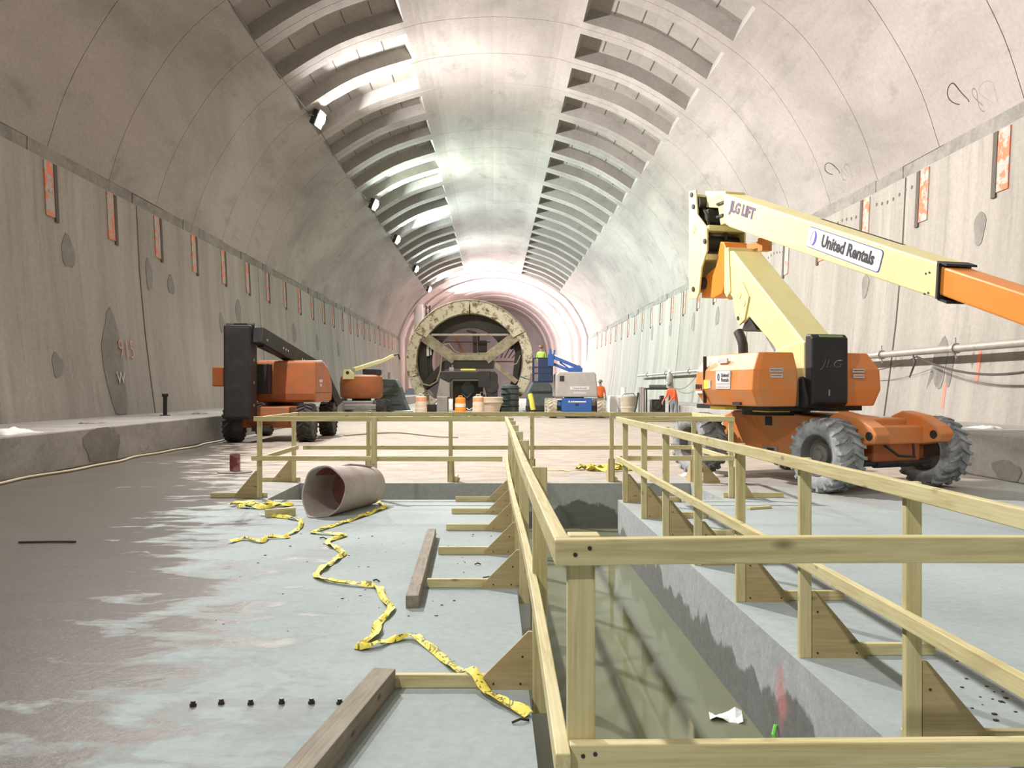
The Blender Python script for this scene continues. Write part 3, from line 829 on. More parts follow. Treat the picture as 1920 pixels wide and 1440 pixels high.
# yellow tape ribbons
def ribbon(path, label, width=.075, seed=1, words='', wav=.02):
    random.seed(seed)
    pts = [Vector((x, y, 0)) for x, y in path]
    sm = []
    for i in range(len(pts) - 1):
        n = max(2, int((pts[i + 1] - pts[i]).length / .05))
        for k in range(n): sm.append(pts[i].lerp(pts[i + 1], k / n))
    sm.append(pts[-1])
    for _ in range(2): sm = [sm[0]] + [(sm[i - 1] + sm[i] * 2 + sm[i + 1]) / 4 for i in range(1, len(sm) - 1)] + [sm[-1]]
    vs = []; fs = []
    for i, p in enumerate(sm):
        d = (sm[min(i + 1, len(sm) - 1)] - sm[max(i - 1, 0)]).normalized()
        s = Vector((-d.y, d.x, 0))
        q = mnoise.noise(Vector((i * .17, seed * 3.1, 0))); q2 = mnoise.noise(Vector((i * .35, seed * 7.7, 5)))
        w_ = width * (.62 + .5 * abs(q2))
        for k, f in enumerate((-.5, -.15, .2, .5)):
            z = .006 + wav * (.5 + .5 * math.sin(i * .7 + k * 1.7 + 3 * q)) * (.4 + abs(q2)) + (.025 * abs(q) if k in (1, 2) else 0)
            z += .072 * math.exp(-((p.y - 4.14) / .10) ** 2) * (1 if -.6 < p.x < .25 else 0)
            vs.append(p + s * (w_ * f) + Vector((0, 0, z)))
    for i in range(len(sm) - 1):
        for k in range(3): fs.append((i * 4 + k, (i + 1) * 4 + k, (i + 1) * 4 + k + 1, i * 4 + k + 1))
    mb = MB(); mb.add(vs, fs)
    o = mb.build('caution_tape', 'tape', smooth=70)
    if words:
        acc = 0; q = 0; body = words
        for i in range(2, len(sm) - 2):
            if sm[i].y > 4.95: break
            acc += (sm[i] - sm[i - 1]).length
            while q < len(body) and acc > .12 + q * .052:
                if body[q] != ' ' and not 4.02 < sm[i].y < 4.27:
                    d = (sm[i + 1] - sm[i - 1]).normalized(); top = max(vs[i * 4 + k].z for k in range(4))
                    text_obj('lettering', body[q], .044, 'ink', o, (sm[i].x, sm[i].y, top - .004), -d, (d.y, -d.x, 0), .9, .0005)
                q += 1
    return tag(o, label, 'tape', 'yellow caution tape')
def G(px, py): t = 1.45 * 1600 / (py - 728); return ((px - 925) / 1600 * t, t)   # plan position read from the photograph
main_path = [(992, 1346), (915, 1309), (874, 1279), (840, 1245), (810, 1219), (772, 1196), (727, 1206), (690, 1219), (664, 1219), (705, 1196), (709, 1170), (737, 1144), (720, 1125), (709, 1102), (664, 1100), (607, 1091), (589, 1080), (611, 1065), (647, 1040), (611, 1018), (652, 1005), (581, 1001), (630, 986), (690, 966), (724, 952), (709, 943)]
main_path = [G(*p) for p in main_path]
tp = ribbon(main_path, 'long yellow caution tape trailing in zigzags from the tube to the trench edge', .078, 3, words='CAUTION CAUTION CAUTION'[::-1], wav=.04)
left_a = [G(*p) for p in ((431, 950), (466, 945), (494, 951), (551, 948), (500, 955), (446, 952))]
ribbon(left_a, 'crumpled yellow caution tape heap by the trench corner post', .12, 5, wav=.07)
left_b = [G(*p) for p in ((488, 967), (542, 973), (565, 978), (563, 990), (551, 1001), (532, 1006), (545, 1010), (497, 1010), (492, 1020), (459, 1011), (431, 1019))]
ribbon(left_b, 'yellow caution tape strand curling out in front of the tube mouth', .07, 8, wav=.04)
back_h = [G(*p) for p in ((1080, 882), (1110, 878), (1150, 880), (1185, 882), (1140, 885), (1100, 883), (1170, 877), (1195, 884))]
ribbon(back_h, 'bunched yellow caution tape behind the far trench railing', .16, 11, wav=.12)
ribbon([G(*p) for p in ((1003, 880), (1025, 882), (1050, 882), (1068, 884))], 'flat yellow caution tape strip behind the far trench railing', .09, 13, wav=.02)

# cut bolt stubs in a row
bolt = None
for q_, (px, py) in enumerate(((362, 1324), (415, 1320), (470, 1321), (528, 1319), (584, 1319), (637, 1320))):
    x, y = G(px, py)
    if bolt is None:
        mb = MB(); mb.lathe([(0.0, .024), (.010, .024), (.011, .018), (.011, 0)], n=10)
        mb.lathe([(.0155, 0), (.0155, .013), (.010, .014)], n=6)
        bolt = mb.build('bolt_stub', 'nail'); o = bolt
    else:
        o = bolt.copy(); COL.objects.link(o)
    o.location = (x, y, 0); o.rotation_euler[2] = random.random()
    tag(o, {0: 'bolt stub with nut at the damp end of the row of stubs', 5: 'bolt stub with nut next to the short grey squared timber'}.get(q_, 'bolt stub with nut in the middle of the row set in the slab'), 'bolt', 'row of bolt stubs in the slab')
# small debris
random.seed(21)
for q_, (px, py, L) in enumerate(((600, 1010, .1), (960, 1358, .08), (890, 1060, .05), (905, 1085, .12), (700, 1090, .06))):
    x, y = G(px, py); a = random.uniform(-1, 1)
    mb = MB(); mb.tube([(0, 0, .008), (L * .5 * math.cos(a), L * .5 * math.sin(a), .018), (L * math.cos(a), L * math.sin(a), .007)], .006, 5)
    tag(mb.build('debris_twig', 'nail', loc=(x, y, 0)), ('wire scrap beside the zigzag tape below the tube mouth', 'wire scrap between the nearest gusset and the trench edge', 'wire scrap between two foot boards behind the long dark timber', 'longer wire scrap in front of a gusset near the long dark timber', 'wire scrap where the long tape bends sharply')[q_], 'scrap', 'wire scraps on the slab')
mb = MB()
for _ in range(110):
    if _ < 50: x, y = random.uniform(-2.0, .0), random.uniform(5.0, 8.5)
    else: x, y = random.gauss(2.45, .16), random.gauss(3.75, .35)
    s_ = random.uniform(.003, .008); mb.box(x - s_, x + s_ * 1.4, y - s_, y + s_, 0.0, s_ * .8)
tag(mb.build('grit', 'nail'), 'dark grit and crumbs scattered over the pale slab', 'grit', kind='stuff')
x, y = G(35, 1019); mb = MB(); mb.tube([(0, 0, .012), (.3, .02, .014), (.52, .03, .012)], .011, 6)
tag(mb.build('iron_rod', 'nail', loc=(x, y, 0), smooth=60), 'thin dark rod lying on the damp floor near the left bench', 'rod')
# red pipe stub near the left bench
t = thing('pipe_stub', 'short rusty red pipe stub standing up from the floor', 'pipe', (-4.45, 14.7, 0))
mb = MB(); mb.lathe([(.09, 0), (.09, .32), (.078, .32), (.078, .05), (0, .05)], n=20); mb.build('sleeve', 'redp', t, smooth=40)
mb = MB(); mb.lathe([(.30, .0), (.29, .02), (.09, .03)], n=18); mb.build('grout_collar', 'band', t, smooth=40)
# white paper and lime strip in the trench
mb = MB(); vs = []
for i in range(6):
    for j in range(4):
        vs.append((i * .035, j * .028 + .006 * math.sin(i), .012 + .018 * math.sin(i * 1.3) * math.cos(j * 1.1) + .010 * j * (i > 3)))
mb.add(vs, [(i * 4 + j, (i + 1) * 4 + j, (i + 1) * 4 + j + 1, i * 4 + j + 1) for i in range(5) for j in range(3)])
o = mb.build('paper_scrap', 'paper', loc=(1.36, 5.36, WZ), rot=(0, 0, -.2)); o.scale = (1.15, 1.5, 1.0); tag(o, 'crumpled white paper floating on the trench water', 'paper')
o.modifiers.new('t', 'SOLIDIFY').thickness = .003
mb = MB(); mb.tube([(0, 0, 0), (.01, 0, .06), (-.005, .0, .12), (.012, .01, .17)], .011, 6)
tag(mb.build('lime_strip', 'lime_strip', loc=(1.60, 4.86, WZ)), 'bright lime plastic strip poking out of the trench water', 'plastic strip')

# things on the left bench
def crumple(name, label, cat, loc, sx, sy, h, mat, seed):
    random.seed(seed); mb = MB(); vs = []; nx, ny = 12, 7
    for i in range(nx + 1):
        for j in range(ny + 1):
            u_, v_ = i / nx * 2 - 1, j / ny * 2 - 1
            e = max(0, 1 - u_ * u_) * max(0, 1 - v_ * v_)
            nz = mnoise.noise(Vector((u_ * 2.2, v_ * 2.2, seed)))
            vs.append((u_ * sx * (1 + .2 * nz), v_ * sy * (1 + .25 * mnoise.noise(Vector((v_ * 3, u_ * 2, seed + 4)))), .004 + h * e ** .5 * (.6 + .8 * nz)))
    vs = [(a, b, max(.004, c)) for a, b, c in vs]
    mb.add(vs, [(i * (ny + 1) + j, (i + 1) * (ny + 1) + j, (i + 1) * (ny + 1) + j + 1, i * (ny + 1) + j + 1) for i in range(nx) for j in range(ny)])
    o = mb.build(name, mat, loc=loc, smooth=50); o.modifiers.new('t', 'SOLIDIFY').thickness = .01
    return tag(o, label, cat)
crumple('white_rag', 'crumpled white sheet lying on the left concrete bench', 'sheet', (-7.95, 14.0, .70), .28, .55, .12, 'rag', 3)
crumple('debris_heap', 'dark rubble scraps on the left bench near the sprayed number', 'debris', (-8.55, 18.2, .70), .16, .3, .06, 'timber', 5)
crumple('debris_heap', 'dusty white scraps beside the orange lift wheel', 'debris', (3.45, 14.1, 0), .35, .18, .10, 'rag', 9)
crumple('debris_heap', 'small white scraps on the right concrete bench', 'debris', (9.0, 15.6, .72), .2, .3, .06, 'rag', 12)
crumple('debris_heap', 'rusty scrap lying beyond the short post on the left bench', 'debris', (-8.6, 25.0, .70), .14, .3, .08, 'timber', 14)
t = thing('bench_post', 'short dark steel stub post on the left bench', 'post', (-9.0, 23.4, .70))
mb = MB(); mb.cyl((0, 0, 0), (0, 0, .52), .055, n=12); mb.build('stem', 'dark', t, smooth=40)
mb = MB(); mb.cyl((0, 0, .52), (0, 0, .60), .085, n=12); mb.cyl((0, 0, 0), (0, 0, .02), .14, n=14); mb.build('collar', 'dark', t, smooth=40)
# hose along the left bench
pts = [(-7.35, 8.0, .025)]
for k in range(60):
    y = 8.2 + k * .26; pts.append((-7.36 + .06 * math.sin(y * 1.3) + .04 * math.sin(y * 3.1), y, .025))
mb = MB(); mb.tube(pts, .025, 7); tag(mb.build('water_hose', 'hose', smooth=60), 'tan hose snaking along the foot of the left bench', 'hose')
pts = []
for k in range(40):
    a = k / 39; pts.append((-4.5 + 3.4 * a + .1 * math.sin(7 * a), 25.8 + 1.5 * math.sin(a * 4.5) + .5 * a, .025))
mb = MB(); mb.tube(pts, .028, 6); tag(mb.build('water_hose', 'hose', smooth=60), 'thin hose lying on the floor behind the dark lift', 'hose')

# pipe with cables along the right wall
t = thing('wall_pipe', 'long steel pipe hung along the right wall', 'pipe', (10.1, 20, 2.3))
mb = MB(); mb.cyl((0, -16, .02), (0, 19.5, .02), .085, n=14); mb.cyl((0, 19.5, .02), (0, 39.5, .02), .075, n=12); mb.build('pipe_run', 'pipe', t, smooth=40)
for y in (-5.5, -1.35, 2.2, 6, 12, 18, 24, 30, 36):
    mb = MB(); mb.lathe([(.088, -.05), (.12, -.05), (.12, .05), (.088, .05)], (0, y, .02), 'y', 12)
    mb.cyl((.0, y, .05), (.48, y, .14), .018, n=6); mb.cyl((0, y, .13), (0, y, .26), .016, n=6); mb.cyl((0, y, -.10), (0.02, y, -.20), .016, n=6)
    mb.build('pipe_clamp', 'steel', t)
for i, (ya, yb, za, zb, sag, rr) in enumerate(((13.2, 20.2, 2.35, 2.2, .55, .028), (20.2, 26, 2.2, 2.2, .3, .012), (31, 36, 2.2, 2.2, .5, .014), (36, 42, 2.2, 2.1, .6, .014), (42, 50, 2.1, 2.1, .7, .014))):
    mb = MB(); pts = [(10.02, ya + (yb - ya) * k / 16, za + (zb - za) * k / 16 - sag * 4 * (k / 16) * (1 - k / 16)) for k in range(17)]
    mb.tube(pts, rr, 6)
    tag(mb.build('hanging_cable', 'cable', smooth=60), ('thick black cable sagging below the wall pipe near the orange lift', 'thin cable drooping behind the orange lift hood', 'cable loop sagging from the wall pipe above the generator', 'cable loop sagging from the wall pipe near the tan drum', 'cable loop sagging from the end of the wall pipe')[i], 'cable')
mb = MB(); random.seed(4)
for k in range(4):
    mb.tube([(0, 0, 0), (.03 * k, .05 * k - .1, -.18), (-.02, .06 * k - .05, -.30 - .08 * k)], .022, 6)
tag(mb.build('rope_knot', 'cable', loc=(9.98, 20.3, 2.25)), 'dark knotted rope end dangling from the wall pipe', 'rope')
for (y, z, rr, lb) in ((18.9, 7.4, .20, 'loose wire loop sticking out of the vault by the nearer pockets'), (25.9, 7.55, .15, 'bent wire stub on the vault above the lift boom')):
    mb = MB(); pts = [(10.28 - .22 * math.sin(a), y + rr * .7 * math.sin(2 * a) * .6 - rr * .4 * math.cos(a), z + .55 + rr * 1.3 * math.sin(a * 1.0 - 1.2)) for a in [k * .27 for k in range(20)]]
    mb.tube(pts, .012, 5); tag(mb.build('wire_loop', 'cable'), lb, 'wire')

# ------------------------------------------------------------------ wheels
def wheel(parent, loc, Rr, W, out, tmat='tyre', lugs=20, detail=True):
    """tyre about the local y axis; out = +1/-1 side of the dished rim"""
    mb = MB(); h = W / 2; r_c = Rr * .925
    mb.lathe([(Rr * .56, -h * .80), (Rr * .62, -h * .93), (Rr * .80, -h), (r_c * .96, -h * .93), (r_c, -h * .72), (r_c, h * .72), (r_c * .96, h * .93), (Rr * .80, h), (Rr * .62, h * .93), (Rr * .56, h * .80)], axis='y', n=40)
    if detail:
        for k in range(lugs):
            for side in (-1, 1):
                a0 = 2 * math.pi * (k + (.5 if side > 0 else 0)) / lugs
                segs_ = [(0.02, 0.0), (.35, .10), (.72, .20), (1.0, .22)]
                vs = []
                for f, da in segs_:
                    for e in (-.052, .052):
                        for rr in (r_c * (.93 if f < .9 else .86), Rr if f < .9 else Rr * .965):
                            a = a0 + (da + e) * (20 / lugs) * .9
                            vs.append((rr * math.cos(a), side * h * f * 1.01, -rr * math.sin(a)))
                fs = []
                for i in range(3):
                    b = i * 4
                    fs += [(b, b + 4, b + 5, b + 1), (b + 2, b + 3, b + 7, b + 6), (b + 1, b + 5, b + 7, b + 3)]
                fs += [(0, 1, 3, 2), (12, 14, 15, 13)]
                if side < 0: fs = [tuple(reversed(f)) for f in fs]
                mb.add(vs, fs)
    ty = mb.build('wheel', tmat, parent, loc=loc, smooth=35)
    mb = MB(); o = out
    mb.lathe([(Rr * .575, o * h * .84), (Rr * .55, o * h * .86), (Rr * .52, o * h * .6), (Rr * .50, o * h * .25), (Rr * .28, o * h * .22), (Rr * .27, o * h * .55), (Rr * .17, o * h * .62), (Rr * .15, o * h * .75), (0, o * h * .76)], axis='y', n=28)
    mb.lathe([(Rr * .575, -o * h * .84), (Rr * .5, -o * h * .5), (Rr * .2, -o * h * .3), (0, -o * h * .3)], axis='y', n=24)
    rm = mb.build('rim', 'rim', ty, smooth=35)
    for k in range(8):
        a = 2 * math.pi * k / 8; b = MB(); x, z = Rr * .22 * math.cos(a), Rr * .22 * math.sin(a)
        b.cyl((x, o * h * .50, z), (x, o * h * .70, z), Rr * .025, n=6)
        if detail: mbx = rm.data
    return ty

# ------------------------------------------------------------------ the big orange and cream lift
def big_lift():
    root = thing('boom_lift', 'big orange articulating boom lift with cream boom folded above its black counterweight', 'boom lift', (5.0, 13.62, 0), R(-67))
    # chassis parts live in the chassis frame (local x towards the near wheels)
    Rw, Ww = .52, .46
    for x in (1.45, -1.45):
        for y in (-1.0, 1.04): wheel(root, (x, y, Rw), Rw, Ww, 1 if y > 0 else -1)
    mb = MB()
    mb.prism([(-1.35, .42), (.35, .42), (1.0, .50), (1.2, .62), (1.2, .96), (.9, 1.02), (.3, 1.06), (-1.1, 1.08), (-1.4, .98)], -.56, .56, 'y')
    ch = mb.build('chassis', 'jorange', root, bevel=.02)
    MB().box(-.30, -.16, -.575, -.55, .86, 1.0).build('access_hole', 'dark', ch)
    mb = MB(); mb.box(-.35, -.02, -.572, -.555, .44, .53); mb.build('tie_down_plate', 'steel', ch)
    mb = MB(); mb.box(-.26, -.10, -.578, -.560, .465, .505); mb.build('tie_down_slot', 'dark', ch)
    for ex in (1.45, -1.45):
        sg = 1 if ex > 0 else -1
        mb = MB(); mb.box(ex - .14, ex + .14, -.72, .72, .36, .62); mb.box(ex - .3, ex + .3, -.45, .45, .42, .80)
        ax = mb.build('axle_beam', 'rust', root, bevel=.03)
        mb = MB(); mb.cyl((ex + sg * .22, -.72, .40), (ex + sg * .22, .72, .40), .045, n=10); mb.cyl((ex + sg * .22, -.35, .40), (ex + sg * .22, .35, .40), .07, n=12)
        mb.build('steer_cylinder', 'dark', ax, smooth=40)
    # front axle bracket with two lug plates
    mb = MB(); mb.box(1.35, 1.78, -.50, .50, .66, .92); mb.box(1.2, 1.5, -.62, .62, .86, 1.02)
    brk = mb.build('oscillating_axle_box', 'jorange', root, bevel=.025)
    for y in (-.74, .47):
        mb = MB(); pl = [(1.18, .70), (1.55, .62), (1.78, .66), (2.02, .70), (2.08, .82), (2.0, .92), (1.72, 1.06), (1.4, 1.12), (1.2, 1.04)]
        mb.prism(pl, y, y + .26, 'y'); lg = mb.build('lug_plate', 'jorange', root, bevel=.025)
        for yy in (y - .004, y + .262):
            mb = MB(); mb.cyl((1.95, yy - .003, .80), (1.95, yy + .003, .80), .06, n=14); mb.build('lug_hole', 'dark', lg)
    MB().box(2.0, 2.012, -.70, -.60, .70, .86).build('data_label', 'white', root) if False else None
    mb = MB(); mb.box(1.79, 1.80, -.74 + .05, -.55, .74, .90)
    mb = MB(); mb.box(1.6, 1.72, -.752, -.741, .70, .88); mb.build('data_label', 'decg', root)
    mb = MB(); mb.tube([(1.8, -.3, .66), (1.95, -.2, .52), (1.95, .1, .50), (1.8, .25, .66)], .02, 6); mb.build('hydraulic_hose', 'dark', root, smooth=60)
    mb = MB(); mb.box(1.12, 1.25, -.80, -.58, .62, 1.06); mb.build('mud_flap', 'jblack', root, bevel=.02)

    # turret frame
    T = bpy.data.objects.new('turret', None)
    c, s_ = math.cos(R(-67)), math.sin(R(-67)); dx, dy = 4.5 - 5.0, -.02
    TL = Vector((dx * c + dy * s_, -dx * s_ + dy * c, 0)); TR = R(-75 + 67)
    # parts are children of the lift directly, each carrying the turret placement
    def put(o, par=None):
        if par is None: o.parent = root; o.location = TL; o.rotation_euler = (0, 0, TR)
        return o
    bpy.data.objects.remove(T)
    mb = MB(); mb.cyl((0, 0, 1.03), (0, 0, 1.17), .52, n=32); tt = put(mb.build('turntable', 'jblack', smooth=40))
    mb = MB(); mb.box(-1.0, 1.15, -.85, .70, 1.12, 1.19); put(mb.build('turret_deck', 'jblack'))
    for bx_ in ((.62, 1.0, -.80, -.42, 1.10, 1.175), (-.2, .25, -1.05, -.6, 1.12, 1.175), (.7, 1.05, .3, .55, 1.10, 1.18)):
        mb = MB(); mb.box(*bx_); put(mb.build('deck_marking', 'yel'))
    # hoods as stacked polygon rings
    def hood(y_in, y_out, x0, x1, name):
        sg = 1 if y_out > y_in else -1
        lv = [(1.19, .10, .05, .10), (1.43, .0, 0, 0), (1.72, .02, .0, .02), (1.97, .16, .18, .10), (2.05, .36, .40, .55)]
        mb = MB(); n = 8; vs = []
        for z, ins, tail, nose in lv[:4]:
            yo = y_out - sg * ins
            xa, xb = x0 + nose * 1.2, x1 - tail * .55
            ch = .10
            ring = [(xa, y_in), (xb, y_in), (xb, yo - sg * ch * .8), (xb - .03, yo), (xa + .22, yo), (xa, yo - sg * .22)]
            vs += [(a, b, z) for a, b in ring]
        n = 6; fs = []
        for j in range(3):
            for k in range(n): fs.append((j * n + k, j * n + (k + 1) % n, (j + 1) * n + (k + 1) % n, (j + 1) * n + k))
        fs += [list(range(n - 1, -1, -1)), list(range(3 * n, 4 * n))]
        if sg < 0: fs = [tuple(reversed(f)) for f in fs]
        mb.add(vs, fs)
        return put(mb.build(name, 'jorange', bevel=.018))
    hl = hood(-.50, -1.21, -.62, 1.30, 'engine_hood'); hr = hood(.33, .95, -.62, 1.28, 'tank_hood')
    mb = MB()
    for x in (-.12,): mb.box(x, x + .012, -1.216, -1.16, 1.22, 1.95)
    mb.build('hood_seam', 'dark', hl)
    def plate(par, x0, x1, z0, z1, y, mat, name='decal'):
        mb = MB(); mb.box(x0, x1, y - .006, y + .02, z0, z1); return mb.build(name, mat, par)
    d = plate(hl, .27, .68, 1.44, 1.71, -1.212, 'white', 'rental_decal')
    text_obj('lettering', 'United', .085, 'ink', d, (.54, -1.222, 1.645), (1, 0, 0), (0, 0, 1), .95, .001)
    text_obj('lettering', 'Rentals', .085, 'ink', d, (.545, -1.222, 1.575), (1, 0, 0), (0, 0, 1), .88, .001)
    text_obj('lettering', '0', .16, 'ink', d, (.355, -1.222, 1.612), (1, 0, 0), (0, 0, 1), .8, .001)
    mb = MB(); mb.box(.29, .66, -1.222, -1.219, 1.515, 1.530); mb.box(.31, .64, -1.222, -1.219, 1.465, 1.495); mb.build('fine_print', 'decg', d)
    plate(hl, -.10, .04, 1.44, 1.58, -1.212, 'yel', 'warning_decal'); plate(hl, .045, .11, 1.45, 1.575, -1.212, 'decg', 'warning_decal')
    plate(hl, .24, .50, 1.83, 1.90, -1.155, 'decg', 'warning_decal')
    plate(hl, -.30, -.18, 1.63, 1.72, -1.185, 'decg', 'warning_decal')
    text_obj('lettering', '800AJ', .105, 'ink', hl, (-.27, -1.214, 1.475), (1, 0, 0), (0, 0, 1), .8, .002, bold=.002)
    plate(hl, -.38, -.17, 1.37, 1.41, -1.20, 'white', 'warning_decal')
    mb = MB(); mb.box(.66, .86, -1.165, -1.13, 1.205, 1.245); mb.build('door_latch', 'dark', hl)
    for y0, y1, par in ((-.95, -.74, hl), (.42, .62, hr)):
        mb = MB(); mb.box(1.285, 1.306, y0, y1, 1.68, 1.735); mb.box(1.285, 1.306, y0 + .01, y1, 1.60, 1.655); mb.build('warning_decal', 'decg', par)
        mb = MB(); mb.box(1.306, 1.308, y0 + .01, y1 - .01, 1.705, 1.715); mb.box(1.306, 1.308, y0 + .02, y1 - .02, 1.625, 1.632); mb.build('fine_print', 'ink', par)
    # exhaust stack
    mb = MB(); mb.tube([(.36, -.80, 1.95), (.35, -.80, 2.12), (.30, -.80, 2.22), (.22, -.80, 2.32)], .075, 12); put(mb.build('exhaust_stack', 'dark', smooth=50))
    # counterweight
    mb = MB(); mb.prism([(1.20, 1.17), (1.30, 1.17), (1.38, 1.24), (1.38, 2.17), (1.33, 2.23), (1.20, 2.23)], -.31, .29, 'y')
    mb.prism([(1.12, 1.17), (1.32, 1.17), (1.32, 1.30), (1.22, 1.62), (1.12, 1.62)], -.38, -.30, 'y')
    cw = put(mb.build('counterweight', 'jblack', bevel=.03))
    text_obj('lettering', 'JLG', .17, 'decg', cw, (1.383, 0, 1.80), (0, 1, 0), (0, 0, 1), 1.35, .002, bold=-.008, shear=.35)
    mb = MB(); mb.box(1.30, 1.37, -.18, .20, 2.185, 2.215); mb.build('sight_panel', 'green', cw)
    mb = MB(); mb.box(1.375, 1.386, -.045, -.025, 1.34, 1.43); mb.build('lifting_slot', 'steel', cw)
    # tower (lower) boom: cream box section
    mb = MB(); ya, yb = -.20, .34
    mb.prism([(-1.18, 3.82), (-.95, 3.78), (1.12, 2.06), (1.05, 1.25), (.60, 1.25), (.55, 1.90), (.37, 2.02), (-.45, 2.62), (-.62, 2.52), (-.80, 2.62), (-.95, 2.98), (-1.16, 3.13)], ya, yb, 'y')
    tb = put(mb.build('tower_boom', 'jcream', bevel=.02))
    for y0_, y1_ in ((-.31, -.205), (.345, .40)):
        mb = MB(); mb.prism([(.45, 1.20), (1.19, 1.20), (1.19, 2.12), (1.05, 2.14), (.45, 2.02)], y0_, y1_, 'y'); mb.build('boom_cheek_plate', 'jcream', tb, bevel=.012)
    mb = MB(); mb.prism([(-.92, 3.0), (-.62, 3.22), (-.42, 2.95), (-.55, 2.58), (-.72, 2.5), (-.84, 2.66)], ya - .025, ya + .01, 'y'); sp = mb.build('side_plate', 'jcream', tb, bevel=.006)
    for x, z in ((-.70, 3.0), (-.57, 2.85)):
        mb = MB(); mb.cyl((x, ya - .032, z), (x, ya - .01, z), .05, n=14); mb.build('pin_cap', 'jcream', sp, smooth=40)
    mb = MB(); mb.cyl((-.74, ya - .035, 2.62), (-.74, ya - .01, 2.62), .035, n=10); mb.cyl((1.0, ya - .01, 2.06), (1.0, ya + .01, 2.06), .035, n=10); mb.build('pin', 'dark', tb)
    mb = MB(); mb.prism([(-.72, 2.40), (-.52, 2.66), (-.26, 2.40)], ya + .02, yb - .02, 'y'); mb.build('cylinder_pocket', 'dark', tb)
    mb = MB(); mb.prism([(-1.20, 3.86), (-1.06, 3.86), (-1.0, 3.10), (-1.12, 3.0), (-1.20, 3.1)], ya - .02, yb + .02, 'y'); mb.build('end_flange', 'jcream', tb, bevel=.01)
    mb = MB(); mb.box(-1.25, -.75, yb - .10, yb - .02, 3.84, 3.95); mb.box(-.80, -.66, yb - .16, yb + .02, 3.76, 3.98); mb.build('link_bracket', 'jorange', tb)
    # lift cylinder
    mb = MB(); mb.cyl((-.40, .07, 2.55), (-.25, .07, 2.32), .045, n=12, mi=1); mb.cyl((-.28, .07, 2.36), (.10, .07, 1.95), .085, n=14); put(mb.build('lift_cylinder', ['steel', 'chrome'], smooth=40))
    # upright link: two cream plates with cross members
    pl = [(-2.24, 5.07), (-1.98, 5.04), (-1.93, 4.58), (-1.58, 4.28), (-1.58, 3.88), (-1.78, 3.60), (-1.87, 3.17), (-1.95, 3.07), (-2.24, 3.09)]
    for y, nm in ((-.34, 'upright_plate'), (.40, 'upright_plate')):
        mb = MB(); mb.prism(pl, y, y + .035, 'y'); up = put(mb.build(nm, 'jcream', bevel=.008))
        if y < 0:
            for x, z in ((-2.13, 4.98), (-1.64, 4.05), (-2.06, 3.25), (-2.06, 4.75)):
                mb = MB(); mb.cyl((x, y - .02, z), (x, y + .0, z), .045, n=12); mb.build('pin', 'dark', up, smooth=40)
            text_obj('lettering', 'JLG', .13, 'jboom', up, (-2.03, y - .002, 4.32), (.8, 0, .6), (-.6, 0, .8), .7, .002)
    mb = MB()
    for x, z, hx, hz in ((-1.72, 4.28, .16, .05), (-1.75, 3.78, .12, .05), (-2.16, 4.1, .03, .9)):
        mb.box(x - hx, x + hx, -.31, .41, z - hz, z + hz)
    put(mb.build('cross_member', 'jcream', bevel=.008))
    for x, z, rr in ((-2.0, 4.80, .12), (-1.85, 4.05, .14), (-1.98, 3.35, .11)):
        mb = MB(); mb.cyl((x, -.30, z), (x, .40, z), rr, n=16); put(mb.build('pivot_pin', 'dark', smooth=40))
    mb = MB(); mb.box(-2.12, -1.75, -.22, .34, 4.42, 4.66); put(mb.build('valve_block', 'dark', bevel=.02))
    for pts in ([(-1.95, -.2, 4.7), (-1.7, -.25, 4.5), (-1.75, -.2, 4.2), (-1.9, -.15, 3.9)], [(-1.95, .1, 4.7), (-1.62, .05, 4.45), (-1.7, .1, 4.1)]):
        mb = MB(); mb.tube(pts, .03, 6); put(mb.build('hydraulic_hose', 'dark', smooth=60))
    mb = MB(); mb.prism([(-1.42, 4.02), (-1.30, 3.98), (-1.22, 3.86), (-1.21, 3.37), (-1.36, 3.10), (-1.64, 3.05), (-2.10, 3.10), (-2.06, 3.45), (-1.59, 3.60)], -.17, .30, 'y'); put(mb.build('timing_link', 'jboom', bevel=.02))
    # main boom
    def zt(x): return 4.84 - (x + 1.30) * .389
    u = Vector((1, 0, -.389)).normalized(); nn = Vector((.389, 0, 1)).normalized()
    ya, yb = -.20, .26
    mb = MB(); x0, x1 = -1.25, 3.62; th = .545
    mb.prism([(x0, zt(x0)), (x1, zt(x1)), (x1 - .03, zt(x1) - .42), (1.2, zt(1.2) - .50), (x0 + .18, zt(x0 + .18) - th), (x0 - .02, zt(x0) - .50)], ya, yb, 'y')
    mbm = put(mb.build('main_boom', 'jcream', bevel=.02))
    mb = MB(); mb.prism([(-1.95, 5.02), (-1.25, 4.86), (-1.18, 4.30), (-1.42, 4.30), (-1.50, 4.62), (-1.95, 4.72)], ya + .03, yb - .03, 'y'); mb.build('boom_root', 'jcream', mbm, bevel=.02)
    mb = MB(); mb.box(-1.50, -1.24, ya + .0, ya + .04, 4.66, 4.70); mb.box(-1.52, -1.30, ya + .0, ya + .04, 4.44, 4.48); mb.build('root_slot', 'dark', mbm)
    # fly section
    x2 = 6.6
    mb = MB(); mb.prism([(x1 - .3, zt(x1 - .3) - .035), (x2, zt(x2) - .035), (x2 - .02, zt(x2) - .37), (x1 - .32, zt(x1 - .32) - .385)], ya + .035, yb - .035, 'y')
    fl = put(mb.build('fly_boom', 'jboom', bevel=.025))
    mb = MB()
    for z0, z1 in ((-.0, .015), (-.44, -.42)): mb.prism([(x1 - .04, zt(x1 - .04) + z1), (x1 + .10, zt(x1 + .10) + z1), (x1 + .10, zt(x1 + .10) + z0 - .01), (x1 - .04, zt(x1 - .04) + z0 - .01)], ya + .02, yb + .0, 'y')
